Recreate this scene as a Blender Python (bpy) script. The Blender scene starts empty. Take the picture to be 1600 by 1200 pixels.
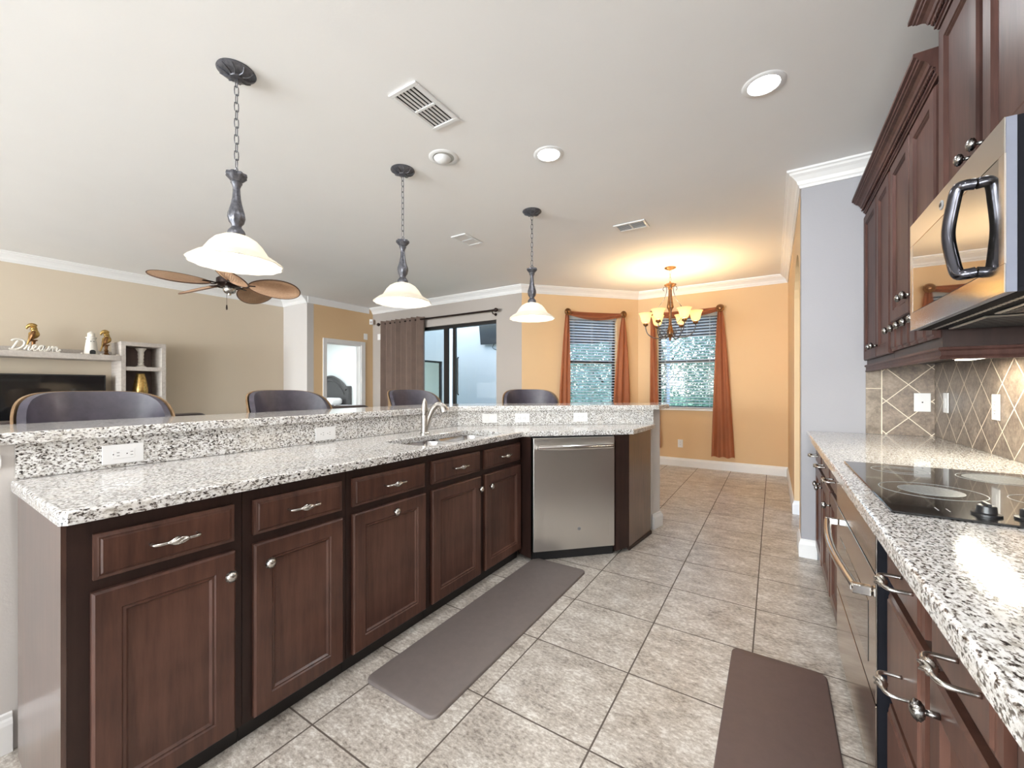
import bpy, bmesh, math, random
from mathutils import Vector, Matrix

PI = math.pi
rng = random.Random(7)
SC = bpy.context.scene
COL = SC.collection

# ------------------------------------------------------------------ camera
CAM_H, YAW, FPX = 1.225, math.radians(32.65), 637.5
cd = bpy.data.cameras.new('camera')
cd.sensor_width = 36.0
cd.lens = FPX / 1600 * 36
cd.shift_y = 5.5 / 1600
cd.clip_start = 0.02
cd.clip_end = 200
cam = bpy.data.objects.new('camera', cd)
cam.location = (0, 0, CAM_H)
cam.rotation_euler = (PI / 2, 0, YAW)
COL.objects.link(cam)
SC.camera = cam

# ------------------------------------------------------------------ view, world, daylight
SC.view_settings.view_transform = 'Standard'
SC.view_settings.look = 'None'
SC.view_settings.gamma = 1.0
SC.view_settings.use_curve_mapping = False
SC.view_settings.exposure = 0.32
SC.cycles.max_bounces = 10
SC.cycles.diffuse_bounces = 6
SC.cycles.glossy_bounces = 5
SC.cycles.transparent_max_bounces = 16
SC.cycles.sample_clamp_indirect = 6.0
SC.cycles.caustics_reflective = False
SC.cycles.caustics_refractive = False

w = bpy.data.worlds.new('sky')
SC.world = w
w.use_nodes = True
wn = w.node_tree
sky = wn.nodes.new('ShaderNodeTexSky')
sky.sky_type = 'NISHITA'
sky.sun_disc = False
sky.sun_elevation = math.radians(50)
sky.sun_rotation = math.radians(200)
wn.links.new(sky.outputs['Color'], wn.nodes['Background'].inputs['Color'])
wn.nodes['Background'].inputs['Strength'].default_value = 1.0


def light(name, kind, loc, energy, color=(1, 1, 1), size=0.1, size_y=None, rot=(0, 0, 0), parent=None, spread=None):
    d = bpy.data.lights.new(name, kind)
    d.energy = energy
    d.color = color
    if kind == 'AREA':
        d.size = size
        if size_y:
            d.shape = 'RECTANGLE'
            d.size_y = size_y
        else:
            d.shape = 'DISK'
        if spread:
            d.spread = spread
    elif kind == 'SUN':
        d.angle = size
    else:
        d.shadow_soft_size = size
    o = bpy.data.objects.new(name, d)
    o.location = loc
    o.rotation_euler = rot
    if parent is not None:
        o.parent = parent
    COL.objects.link(o)
    return o


DAY = (0.87, 0.94, 1.0)
PEND_W, CHAN_W, CAN_W = 5.5, 18.0, 8.0          # lamp powers used by their builders below
# fill light set in two added, unseen windows behind the camera
light('window_daylight', 'AREA', (-1.23, -7.75, 1.3), 430, DAY, 3.0, 1.9, (PI / 2 + 0.6, 0, 0))
light('window_daylight', 'AREA', (-5.18, -7.75, 1.3), 660, DAY, 3.0, 1.9, (PI / 2 + 0.36, 0, 0))
light('sun', 'SUN', (0, 0, 12), 2.5, (1, 0.96, 0.88), math.radians(3), rot=(0, math.radians(42), 0))

# ------------------------------------------------------------------ node helpers
def lin(r, g, b):
    def f(c):
        c /= 255.0
        return c / 12.92 if c <= 0.04045 else ((c + 0.055) / 1.055) ** 2.4
    return (f(r), f(g), f(b), 1.0)


class NT:
    def __init__(self, name):
        self.m = bpy.data.materials.new(name)
        self.m.use_nodes = True
        self.t = self.m.node_tree
        self.b = self.t.nodes['Principled BSDF']
        self.out = self.t.nodes['Material Output']

    def n(self, kind, **kw):
        nd = self.t.nodes.new(kind)
        for k, v in kw.items():
            setattr(nd, k, v)
        return nd

    def l(self, a, b):
        self.t.links.new(a, b)

    def math(self, op, a, b=None, c=None):
        nd = self.n('ShaderNodeMath', operation=op)
        for i, v in enumerate((a, b, c)):
            if v is None:
                continue
            if isinstance(v, (int, float)):
                nd.inputs[i].default_value = v
            else:
                self.l(v, nd.inputs[i])
        return nd.outputs[0]

    def mix(self, fac, a, b):
        nd = self.n('ShaderNodeMix', data_type='RGBA')
        for i, v in ((0, fac), (6, a), (7, b)):
            if isinstance(v, (int, float)):
                nd.inputs[i].default_value = v
            elif isinstance(v, tuple):
                nd.inputs[i].default_value = v
            else:
                self.l(v, nd.inputs[i])
        return nd.outputs[2]

    def coords(self, scale=(1, 1, 1), kind='Object', rot=(0, 0, 0)):
        tc = self.n('ShaderNodeTexCoord')
        mp = self.n('ShaderNodeMapping')
        mp.inputs['Scale'].default_value = scale
        mp.inputs['Rotation'].default_value = rot
        self.l(tc.outputs[kind], mp.inputs['Vector'])
        return mp.outputs[0]

    def noise(self, vec, scale, detail=4, rough=0.6, out='Fac'):
        nd = self.n('ShaderNodeTexNoise')
        nd.inputs['Scale'].default_value = scale
        nd.inputs['Detail'].default_value = detail
        nd.inputs['Roughness'].default_value = rough
        self.l(vec, nd.inputs['Vector'])
        return nd.outputs[out]

    def ramp(self, fac, stops, interp='LINEAR'):
        nd = self.n('ShaderNodeValToRGB')
        cr = nd.color_ramp
        cr.interpolation = interp
        while len(cr.elements) < len(stops):
            cr.elements.new(0.5)
        for e, (p, c) in zip(cr.elements, stops):
            e.position = p
            e.color = c
        self.l(fac, nd.inputs['Fac'])
        return nd.outputs['Color']

    def base(self, col):
        if isinstance(col, tuple):
            self.b.inputs['Base Color'].default_value = col
        else:
            self.l(col, self.b.inputs['Base Color'])

    def set(self, **kw):
        for k, v in kw.items():
            i = self.b.inputs[k.replace('_', ' ')]
            if isinstance(v, (int, float, tuple)):
                i.default_value = v
            else:
                self.l(v, i)
        return self

    def bump(self, h, strength=0.2, dist=0.01):
        nd = self.n('ShaderNodeBump')
        nd.inputs['Strength'].default_value = strength
        nd.inputs['Distance'].default_value = dist
        self.l(h, nd.inputs['Height'])
        self.l(nd.outputs[0], self.b.inputs['Normal'])


def plain(name, col, rough=0.5, metal=0.0, coat=0.0, spec=None, noise_amt=0.06, nscale=8.0):
    t = NT(name)
    v = t.coords()
    nz = t.noise(v, nscale, 3)
    dark = tuple(c * (1 - noise_amt) for c in col[:3]) + (1,)
    lite = tuple(min(1, c * (1 + noise_amt)) for c in col[:3]) + (1,)
    t.base(t.ramp(nz, [(0.3, dark), (0.7, lite)]))
    t.set(Roughness=rough, Metallic=metal)
    if coat:
        t.set(Coat_Weight=coat, Coat_Roughness=0.15)
    if spec is not None:
        t.b.inputs['Specular IOR Level'].default_value = spec
    return t.m


def paint(name, col, bump=0.12):
    t = NT(name)
    v = t.coords()
    t.base(t.ramp(t.noise(v, 2.5, 2), [(0.3, tuple(c * .985 for c in col[:3]) + (1,)), (0.7, col)]))
    t.set(Roughness=0.85)
    t.b.inputs['Specular IOR Level'].default_value = 0.25
    t.bump(t.noise(v, 90, 3), bump, 0.004)
    return t.m


def granite(name):
    t = NT(name)
    v = t.coords((1.1, 0.62, 1.1))
    warp = t.noise(v, 14, 3, 0.6, 'Color')
    mv = t.n('ShaderNodeVectorMath', operation='MULTIPLY_ADD')
    t.l(warp, mv.inputs[0])
    mv.inputs[1].default_value = (0.012, 0.012, 0.012)
    t.l(v, mv.inputs[2])
    n1 = t.noise(mv.outputs[0], 165, 3, 0.6)
    n2 = t.noise(mv.outputs[0], 80, 4, 0.65)
    n3 = t.noise(v, 9, 3, 0.6)
    basec = t.ramp(n2, [(0.36, lin(168, 164, 158)), (0.46, lin(220, 219, 216)), (0.62, lin(240, 240, 240)), (0.76, lin(208, 205, 200))])
    tan = t.ramp(n3, [(0.5, (0, 0, 0, 1)), (0.66, (0.22, 0.22, 0.22, 1))])
    basec = t.mix(tan, basec, lin(192, 178, 156))
    th = t.math('ADD', n1, t.math('MULTIPLY', t.math('SUBTRACT', n3, 0.5), 0.12))
    gray = t.ramp(th, [(0.41, (1, 1, 1, 1)), (0.50, (0, 0, 0, 1))])
    black = t.ramp(th, [(0.345, (1, 1, 1, 1)), (0.415, (0, 0, 0, 1))])
    c = t.mix(gray, basec, lin(120, 112, 106))
    c = t.mix(black, c, lin(28, 25, 25))
    t.base(c)
    t.set(Roughness=0.10, Coat_Weight=0.25, Coat_Roughness=0.04)
    return t.m


def wood(name, dark, lite, rough=0.36, coat=0.22, grain='z', scale=1.0, patch=True):
    t = NT(name)
    s = {'z': (14, 14, 1.2), 'x': (1.2, 14, 14), 'y': (14, 1.2, 14)}[grain]
    v = t.coords(tuple(k * scale for k in s))
    g = t.noise(v, 3.0, 6, 0.65)
    v2 = t.coords()
    p = t.noise(v2, 2.2 * scale, 3, 0.6)
    f = t.math('ADD', t.math('MULTIPLY', g, 0.45), t.math('MULTIPLY', p, 0.55))
    t.base(t.ramp(f, [(0.34, dark), (0.68, lite)]))
    t.set(Roughness=rough, Coat_Weight=coat, Coat_Roughness=0.2, Specular_IOR_Level=0.32)
    t.bump(g, 0.03, 0.002)
    return t.m


def steel(name, col, rough=0.24, stretch=(160, 160, 1.5), amt=0.10):
    t = NT(name)
    v = t.coords(stretch)
    n = t.noise(v, 1.0, 3, 0.5)
    t.base(tuple(col))
    t.set(Metallic=1.0)
    r = t.math('ADD', t.math('MULTIPLY', n, amt), rough - amt / 2)
    t.l(r, t.b.inputs['Roughness'])
    return t.m


def glow(name, col, strength, base=None):
    t = NT(name)
    t.base(base or col)
    t.set(Emission_Color=col, Emission_Strength=strength, Roughness=0.4)
    return t.m


def glass_pane(name, tint=(0.95, 0.98, 1, 1), refl=1.0):
    t = NT(name)
    tr = t.n('ShaderNodeBsdfTransparent')
    tr.inputs[0].default_value = tint
    gl = t.n('ShaderNodeBsdfGlossy')
    gl.inputs['Roughness'].default_value = 0.02
    fr = t.n('ShaderNodeFresnel')
    fr.inputs[0].default_value = 1.45
    mx = t.n('ShaderNodeMixShader')
    ge = t.n('ShaderNodeNewGeometry')
    t.l(t.math('MULTIPLY', t.math('MULTIPLY', fr.outputs[0], refl), t.math('SUBTRACT', 1.0, ge.outputs['Backfacing'])), mx.inputs[0])
    t.l(tr.outputs[0], mx.inputs[1])
    t.l(gl.outputs[0], mx.inputs[2])
    t.l(mx.outputs[0], t.out.inputs['Surface'])
    return t.m


def floor_tile(name):
    t = NT(name)
    TS, OX, OY = 0.4430, -0.0813, 1.2995
    tc = t.n('ShaderNodeTexCoord')
    sep = t.n('ShaderNodeSeparateXYZ')
    t.l(tc.outputs['Object'], sep.inputs[0])
    u = t.math('DIVIDE', t.math('SUBTRACT', sep.outputs[0], OX), TS)
    v = t.math('DIVIDE', t.math('SUBTRACT', sep.outputs[1], OY), TS)

    def edge(q):
        fr = t.math('FRACT', q)
        return t.math('ABSOLUTE', t.math('SUBTRACT', fr, 0.5))
    e = t.math('MAXIMUM', edge(u), edge(v))
    grout = t.math('GREATER_THAN', e, 0.5 - 0.0032 / TS)
    cid = t.n('ShaderNodeCombineXYZ')
    t.l(t.math('FLOOR', u), cid.inputs[0])
    t.l(t.math('FLOOR', v), cid.inputs[1])
    wn_ = t.n('ShaderNodeTexWhiteNoise')
    t.l(cid.outputs[0], wn_.inputs['Vector'])
    add = t.n('ShaderNodeVectorMath', operation='MULTIPLY_ADD')
    t.l(wn_.outputs['Color'], add.inputs[0])
    add.inputs[1].default_value = (7, 7, 7)
    mp = t.n('ShaderNodeMapping')
    mp.inputs['Scale'].default_value = (1.0, 1.7, 1)
    t.l(tc.outputs['Object'], mp.inputs['Vector'])
    t.l(mp.outputs[0], add.inputs[2])
    n1 = t.noise(add.outputs[0], 7, 7, 0.72)
    n2 = t.noise(add.outputs[0], 55, 4, 0.7)
    f = t.math('ADD', t.math('MULTIPLY', n1, 0.45), t.math('MULTIPLY', n2, 0.55))
    c = t.ramp(f, [(0.37, lin(124, 115, 107)), (0.45, lin(168, 159, 149)), (0.52, lin(190, 182, 172)), (0.61, lin(222, 218, 211))])
    c = t.mix(grout, c, lin(92, 82, 74))
    t.base(c)
    t.l(t.math('ADD', t.math('MULTIPLY', grout, 0.5), 0.3), t.b.inputs['Roughness'])
    t.bump(t.math('SUBTRACT', t.math('MULTIPLY', n2, 0.2), grout), 0.25, 0.003)
    return t.m


def splash_tile(name, axis, ch, cz):
    # 15 cm tumbled stone laid on the diagonal, period 0.216 along the wall and upward
    t = NT(name)
    tc = t.n('ShaderNodeTexCoord')
    sep = t.n('ShaderNodeSeparateXYZ')
    t.l(tc.outputs['Object'], sep.inputs[0])
    h = t.math('SUBTRACT', sep.outputs[axis], ch)
    z = t.math('SUBTRACT', sep.outputs[2], cz)
    P = 0.216
    a = t.math('DIVIDE', t.math('ADD', h, z), P)
    b = t.math('DIVIDE', t.math('SUBTRACT', h, z), P)

    def edge(q):
        return t.math('ABSOLUTE', t.math('SUBTRACT', t.math('FRACT', t.math('ADD', q, 100.0)), 0.5))
    e = t.math('MAXIMUM', edge(a), edge(b))
    grout = t.math('GREATER_THAN', e, 0.5 - 0.016)
    cid = t.n('ShaderNodeCombineXYZ')
    t.l(t.math('FLOOR', a), cid.inputs[0])
    t.l(t.math('FLOOR', b), cid.inputs[1])
    wn_ = t.n('ShaderNodeTexWhiteNoise')
    t.l(cid.outputs[0], wn_.inputs['Vector'])
    add = t.n('ShaderNodeVectorMath', operation='MULTIPLY_ADD')
    t.l(wn_.outputs['Color'], add.inputs[0])
    add.inputs[1].default_value = (5, 5, 5)
    t.l(tc.outputs['Object'], add.inputs[2])
    n1 = t.noise(add.outputs[0], 9, 6, 0.7)
    n2 = t.noise(add.outputs[0], 60, 4, 0.7)
    f = t.math('ADD', t.math('MULTIPLY', n1, 0.6), t.math('MULTIPLY', n2, 0.4))
    c = t.ramp(f, [(0.36, lin(84, 70, 58)), (0.5, lin(124, 108, 94)), (0.66, lin(160, 144, 128))])
    t.base(t.mix(grout, c, lin(226, 214, 194)))
    t.l(t.math('ADD', t.math('MULTIPLY', grout, 0.4), 0.32), t.b.inputs['Roughness'])
    t.bump(t.math('SUBTRACT', t.math('MULTIPLY', n1, 0.5), grout), 0.3, 0.003)
    return t.m


def translucent(name, col, fac=0.6, emit=None, estr=0.0):
    t = NT(name)
    d = t.n('ShaderNodeBsdfDiffuse')
    tl = t.n('ShaderNodeBsdfTranslucent')
    v = t.coords()
    c = t.ramp(t.noise(v, 9, 4, 0.6), [(0.3, tuple(k * .93 for k in col[:3]) + (1,)), (0.7, col)])
    t.l(c, d.inputs[0])
    t.l(c, tl.inputs[0])
    mx = t.n('ShaderNodeMixShader')
    mx.inputs[0].default_value = fac
    t.l(d.outputs[0], mx.inputs[1])
    t.l(tl.outputs[0], mx.inputs[2])
    last = mx.outputs[0]
    if emit:
        em = t.n('ShaderNodeEmission')
        em.inputs[0].default_value = emit
        em.inputs[1].default_value = estr
        ad = t.n('ShaderNodeAddShader')
        t.l(last, ad.inputs[0])
        t.l(em.outputs[0], ad.inputs[1])
        last = ad.outputs[0]
    t.l(last, t.out.inputs['Surface'])
    return t.m


M = {}
M['beige'] = paint('beige_wall_paint', (0.62, 0.53, 0.415, 1))
M['warm'] = paint('warm_beige_wall_paint', (0.72, 0.51, 0.30, 1))  # same wall paint, with the warm lamp light tinted into its colour
M['greige'] = paint('greige_wall_paint', (0.60, 0.565, 0.54, 1))
M['taupewall'] = paint('taupe_wall_paint', (0.43, 0.385, 0.35, 1))  # same wall paint, darkened in colour for the dimmer light on the slider wall
M['ceil'] = paint('ceiling_paint', (0.86, 0.855, 0.85, 1), 0.07)
M['trim'] = plain('white_trim_paint', (0.80, 0.79, 0.78, 1), 0.35, noise_amt=0.01)
M['floor'] = floor_tile('floor_tile')
M['granite'] = granite('speckled_granite')
M['wood'] = wood('espresso_cabinet', lin(56, 35, 29), lin(104, 71, 59))
M['woodup'] = wood('espresso_wall_cabinet', lin(52, 36, 33), lin(92, 65, 59), 0.42, 0.0)
M['woodup'].node_tree.nodes['Principled BSDF'].inputs['Specular IOR Level'].default_value = 0.12
M['woodend'] = wood('glossy_end_panel', lin(54, 36, 31), lin(98, 72, 62), 0.3, 1.0)
M['wooddark'] = wood('espresso_cabinet_body', lin(34, 21, 18), lin(58, 38, 32), 0.45, 0.05)
M['kick'] = plain('toe_kick_black', lin(20, 14, 13), 0.5)
M['steel'] = steel('brushed_stainless', (0.74, 0.73, 0.71, 1), 0.30)
M['steelh'] = steel('stainless_bar', (0.66, 0.65, 0.63, 1), 0.16, (8, 8, 8))
M['sink'] = steel('sink_steel', (0.62, 0.62, 0.62, 1), 0.22, (8, 120, 8))
M['nickel'] = plain('pewter_hardware', (0.55, 0.53, 0.50, 1), 0.26, 1.0, noise_amt=0.12, nscale=60)
M['dknickel'] = plain('dark_pewter_hardware', (0.30, 0.29, 0.28, 1), 0.25, 1.0, noise_amt=0.15, nscale=60)
M['bronze'] = plain('dark_bronze_metal', lin(92, 92, 98), 0.36, 0.55, noise_amt=0.4, nscale=70)
M['bronzerod'] = plain('dark_bronze_rod', lin(42, 28, 24), 0.4, 0.6)
M['frame'] = plain('bronze_window_frame', lin(30, 26, 24), 0.45, 0.3)
M['blackgl'] = plain('black_glass', (0.006, 0.006, 0.007, 1), 0.04, coat=0.6, noise_amt=0)
M['black'] = plain('black_plastic', (0.012, 0.012, 0.013, 1), 0.35)
M['blackmt'] = plain('black_enamel', (0.010, 0.010, 0.013, 1), 0.7, spec=0.05)
M['white'] = plain('white_plastic', (0.80, 0.80, 0.80, 1), 0.3, noise_amt=0.01)
M['slot'] = plain('outlet_slot', (0.02, 0.02, 0.02, 1), 0.6)
M['leather'] = plain('charcoal_leather', lin(72, 68, 80), 0.40, coat=0.12, noise_amt=0.2, nscale=18)
M['sofa'] = plain('brown_leather', lin(46, 32, 30), 0.33, coat=0.2, noise_amt=0.2, nscale=14)
M['shellwood'] = wood('walnut_shell', lin(118, 92, 66), lin(176, 146, 112), 0.45, 0.1)
M['darkwood'] = wood('dark_leg_wood', lin(40, 26, 20), lin(66, 44, 34), 0.4, 0.2)
M['mat'] = plain('taupe_comfort_mat', lin(112, 103, 99), 0.55, noise_amt=0.05, nscale=30)
M['matdk'] = plain('brown_comfort_mat', lin(92, 74, 70), 0.5, noise_amt=0.06, nscale=30)
M['rust'] = translucent('rust_sheer_fabric', lin(178, 116, 86), 0.25)
M['taupe'] = plain('taupe_drape', lin(128, 108, 97), 0.75, noise_amt=0.08)
M['slat'] = translucent('blind_slat', (0.93, 0.93, 0.92, 1), 0.62)
M['whitewash'] = wood('whitewashed_wood', lin(166, 156, 148), lin(206, 198, 190), 0.6, 0.0, 'x')
M['tobacco'] = wood('grey_back_panel', lin(112, 98, 94), lin(146, 130, 124), 0.6, 0.0)
M['gold'] = plain('gold_leaf', lin(188, 156, 96), 0.3, 0.9, noise_amt=0.3, nscale=40)
M['golddk'] = plain('antique_gold', lin(134, 96, 62), 0.34, 0.85, noise_amt=0.4, nscale=40)
M['ceramic'] = plain('white_ceramic', lin(222, 216, 206), 0.5, noise_amt=0.05)
M['rattan'] = wood('woven_palm_blade', lin(184, 146, 116), lin(214, 178, 146), 0.6, 0.0, 'x', 2.5)
M['rattanrim'] = plain('blade_rim', lin(92, 62, 44), 0.5)
M['glass'] = glass_pane('window_glass', refl=0.35)
M['glass2'] = glass_pane('slider_glass', (0.90, 0.95, 0.95, 1), 1.0)
M['stucco'] = paint('pale_stucco', lin(172, 170, 165), 0.9)
M['stuccodk'] = paint('grey_stucco', lin(150, 150, 148), 0.9)
M['leaf'] = translucent('leaf_green', lin(140, 168, 152), 0.4)
M['leaf2'] = translucent('leaf_pale_green', lin(172, 196, 186), 0.4)
M['bark'] = plain('bark', lin(96, 84, 74), 0.9, noise_amt=0.3)
M['lawn'] = plain('lawn', lin(98, 122, 78), 0.95, noise_amt=0.3)
M['aluminium'] = plain('grey_aluminium_post', lin(150, 156, 170), 0.4, 0.3)
M['headboard'] = plain('charcoal_headboard', lin(72, 70, 70), 0.4, coat=0.2)
M['bedding'] = plain('white_bedding', lin(226, 226, 226), 0.8)
M['bedwall'] = paint('pale_bedroom_paint', (0.76, 0.79, 0.77, 1))
M['bulb'] = glow('lit_bulb', (1, 0.93, 0.80, 1), 9.0)
M['bulbwarm'] = glow('lit_warm_bulb', (1, 0.78, 0.45, 1), 6.0)
M['can'] = glow('lit_led_disc', (0.95, 0.97, 1, 1), 14.0)
M['strip'] = glow('lit_strip', (1, 0.95, 0.80, 1), 4.0)
M['shade'] = translucent('alabaster_shade', (0.84, 0.81, 0.74, 1), 0.6)
M['shadewarm'] = translucent('amber_shade', (0.92, 0.80, 0.55, 1), 0.6, (1, 0.80, 0.42, 1), 0.25)
M['burner'] = plain('burner_ring_print', lin(176, 180, 180), 0.35, noise_amt=0.25, nscale=120)
M['haze'] = plain('speckled_burner_print', lin(122, 126, 127), 0.3, noise_amt=0.55, nscale=160)
M['printgrey'] = plain('grey_print', lin(150, 150, 152), 0.4)
M['grille'] = steel('hood_filter', (0.45, 0.42, 0.38, 1), 0.35, (200, 200, 200), 0.2)
M['ovenfascia'] = steel('bronze_stainless', (0.52, 0.46, 0.41, 1), 0.16, (3, 160, 160))

# ------------------------------------------------------------------ object helpers
def tag(o, label=None, cat=None, group=None, kind=None):
    if label:
        o['label'] = label
    if cat:
        o['category'] = cat
    if group:
        o['group'] = group
    if kind:
        o['kind'] = kind
    return o


def thing(name, label, cat, loc=(0, 0, 0), rz=0.0, group=None):
    o = bpy.data.objects.new(name, None)
    o.empty_display_size = 0.1
    COL.objects.link(o)
    o.location = loc
    o.rotation_euler = (0, 0, rz)
    return tag(o, label, cat, group)


def obj(name, bm, mat, parent=None, smooth=False, loc=None, mods=None):
    me = bpy.data.meshes.new(name)
    bmesh.ops.recalc_face_normals(bm, faces=bm.faces[:])
    bm.to_mesh(me)
    bm.free()
    if isinstance(mat, (list, tuple)):
        for m in mat:
            me.materials.append(m)
    else:
        me.materials.append(mat)
    if smooth:
        for p in me.polygons:
            p.use_smooth = True
        try:
            me.set_sharp_from_angle(angle=math.radians(38))
        except Exception:
            pass
    o = bpy.data.objects.new(name, me)
    COL.objects.link(o)
    if parent is not None:
        o.parent = parent
    if loc:
        o.location = loc
    return o


def struct(name, bm, mat, smooth=False, parent=None):
    o = obj(name, bm, mat, parent, smooth)
    if parent is None:
        o['kind'] = 'structure'
    return o


def copy_tree(o, parent=None):
    c = o.copy()
    COL.objects.link(c)
    c.parent = parent
    for ch in [k for k in bpy.data.objects if k.parent is o]:
        copy_tree(ch, c)
    return c


def new():
    return bmesh.new()


def box(bm, x0, x1, y0, y1, z0, z1, bev=0.0, seg=1, mat=0):
    x0, x1 = min(x0, x1), max(x0, x1)
    y0, y1 = min(y0, y1), max(y0, y1)
    z0, z1 = min(z0, z1), max(z0, z1)
    vs = [bm.verts.new(p) for p in ((x0, y0, z0), (x1, y0, z0), (x1, y1, z0), (x0, y1, z0),
                                    (x0, y0, z1), (x1, y0, z1), (x1, y1, z1), (x0, y1, z1))]
    fs = [bm.faces.new([vs[i] for i in f]) for f in ((0, 3, 2, 1), (4, 5, 6, 7), (0, 1, 5, 4), (1, 2, 6, 5), (2, 3, 7, 6), (3, 0, 4, 7))]
    for f in fs:
        f.material_index = mat
    if bev > 0:
        es = list({e for f in fs for e in f.edges})
        r = bmesh.ops.bevel(bm, geom=es, offset=bev, segments=seg, affect='EDGES', profile=0.5)
        for f in r['faces']:
            f.material_index = mat
    return bm


def prism(bm, poly, z0, z1, xf=None, bev=0.0, seg=2):
    """poly: list of (a,b); extruded from z0 to z1; xf maps (a,b,z)->xyz"""
    xf = xf or (lambda a, b, z: (a, b, z))
    lo = [bm.verts.new(xf(a, b, z0)) for a, b in poly]
    hi = [bm.verts.new(xf(a, b, z1)) for a, b in poly]
    n = len(poly)
    fs = [bm.faces.new(lo[::-1]), bm.faces.new(hi)]
    for i in range(n):
        j = (i + 1) % n
        fs.append(bm.faces.new((lo[i], lo[j], hi[j], hi[i])))
    if bev > 0:
        es = list(fs[1].edges) + list(fs[0].edges)
        bmesh.ops.bevel(bm, geom=es, offset=bev, segments=seg, affect='EDGES', profile=0.5)
    return bm


def slab(bm, outer, holes, z0, z1, bev=0.006, seg=3):
    es = []
    for loop in [outer] + holes:
        vs = [bm.verts.new((x, y, z0)) for x, y in loop]
        for i in range(len(vs)):
            es.append(bm.edges.new((vs[i], vs[(i + 1) % len(vs)])))
    r = bmesh.ops.triangle_fill(bm, use_beauty=True, use_dissolve=False, edges=es, normal=(0, 0, 1))
    faces = [g for g in r['geom'] if isinstance(g, bmesh.types.BMFace)]
    ex = bmesh.ops.extrude_face_region(bm, geom=faces)
    tv = [g for g in ex['geom'] if isinstance(g, bmesh.types.BMVert)]
    tset = set(tv)
    for v in tv:
        v.co.z = z1
    if bev > 0:
        te = [e for e in bm.edges if e.verts[0] in tset and e.verts[1] in tset and
              any(abs(f.normal.z) < 0.5 or not all(v in tset for v in f.verts) for f in e.link_faces)]
        bmesh.ops.bevel(bm, geom=te, offset=bev, segments=seg, affect='EDGES', profile=0.5)
    return bm


def lathe(bm, prof, segs=24, c=(0, 0, 0), scallop=None, caps=True, axis='z'):
    """prof: list of (r,z). scallop(r_index, angle)->factor"""
    rings = []
    for k, (r, z) in enumerate(prof):
        ring = []
        for i in range(segs):
            a = 2 * PI * i / segs
            f = scallop(k, a) if scallop else 1.0
            p = (r * f * math.cos(a), r * f * math.sin(a), z)
            if axis == 'y':
                p = (p[0], p[2], p[1])
            elif axis == 'x':
                p = (p[2], p[0], p[1])
            ring.append(bm.verts.new((c[0] + p[0], c[1] + p[1], c[2] + p[2])))
        rings.append(ring)
    for a, b in zip(rings, rings[1:]):
        for i in range(segs):
            j = (i + 1) % segs
            bm.faces.new((a[i], a[j], b[j], b[i]))
    if caps:
        for ring, (r, z) in ((rings[0], prof[0]), (rings[-1], prof[-1])):
            if r > 1e-5:
                bm.faces.new(ring)
    return bm


def tube(bm, pts, rad, segs=8, closed=False, flat=None):
    """round tube along pts; rad number or list; flat=(sx) squashes in second axis"""
    pts = [Vector(p) for p in pts]
    n = len(pts)
    rads = rad if isinstance(rad, (list, tuple)) else [rad] * n
    rings = []
    prev = None
    for i, p in enumerate(pts):
        if closed:
            d = (pts[(i + 1) % n] - pts[i - 1])
        else:
            d = pts[min(i + 1, n - 1)] - pts[max(i - 1, 0)]
        d.normalize()
        if prev is None:
            up = Vector((0, 0, 1)) if abs(d.z) < 0.9 else Vector((1, 0, 0))
            a = d.cross(up).normalized()
        else:
            a = (prev - d * prev.dot(d))
            if a.length < 1e-6:
                a = d.cross(Vector((0, 0, 1)))
            a.normalize()
        prev = a
        b = d.cross(a).normalized()
        fl = flat or 1.0
        rings.append([bm.verts.new(p + (a * math.cos(t) + b * math.sin(t) * fl) * rads[i]) for t in [2 * PI * k / segs for k in range(segs)]])
    m = n if closed else n - 1
    for i in range(m):
        A, B = rings[i], rings[(i + 1) % n]
        for k in range(segs):
            j = (k + 1) % segs
            bm.faces.new((A[k], A[j], B[j], B[k]))
    if not closed:
        bm.faces.new(rings[0])
        bm.faces.new(rings[-1][::-1])
    return bm


def spline(pts, sub=6, closed=False):
    pts = [Vector(p) for p in pts]
    out = []
    n = len(pts)
    for i in range(n if closed else n - 1):
        p0 = pts[i - 1] if (i > 0 or closed) else pts[0]
        p1, p2 = pts[i], pts[(i + 1) % n]
        p3 = pts[(i + 2) % n] if (i + 2 < n or closed) else pts[-1]
        for k in range(sub):
            t = k / sub
            out.append(0.5 * ((2 * p1) + (p2 - p0) * t + (2 * p0 - 5 * p1 + 4 * p2 - p3) * t * t + (3 * p1 - p0 - 3 * p2 + p3) * t ** 3))
    if not closed:
        out.append(pts[-1])
    return out


def sweep(bm, path, prof, side=-1):
    """closed profile [(off,z)] swept along an open 2-D polyline with mitred corners; off grows to the right (side=-1) or left (+1)"""
    n = len(path)
    P = [Vector(p) for p in path]
    rings = []
    for i in range(n):
        def nrm(a, b):
            d = (b - a).normalized()
            return Vector((-d.y, d.x)) * side
        if i == 0:
            m = nrm(P[0], P[1])
        elif i == n - 1:
            m = nrm(P[-2], P[-1])
        else:
            a, b = nrm(P[i - 1], P[i]), nrm(P[i], P[i + 1])
            m = (a + b) / (1 + a.dot(b))
        rings.append([bm.verts.new((P[i].x + m.x * o, P[i].y + m.y * o, z)) for o, z in prof])
    k = len(prof)
    for A, B in zip(rings, rings[1:]):
        for i in range(k):
            j = (i + 1) % k
            bm.faces.new((A[i], A[j], B[j], B[i]))
    bm.faces.new(rings[0])
    bm.faces.new(rings[-1][::-1])
    return bm


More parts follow.
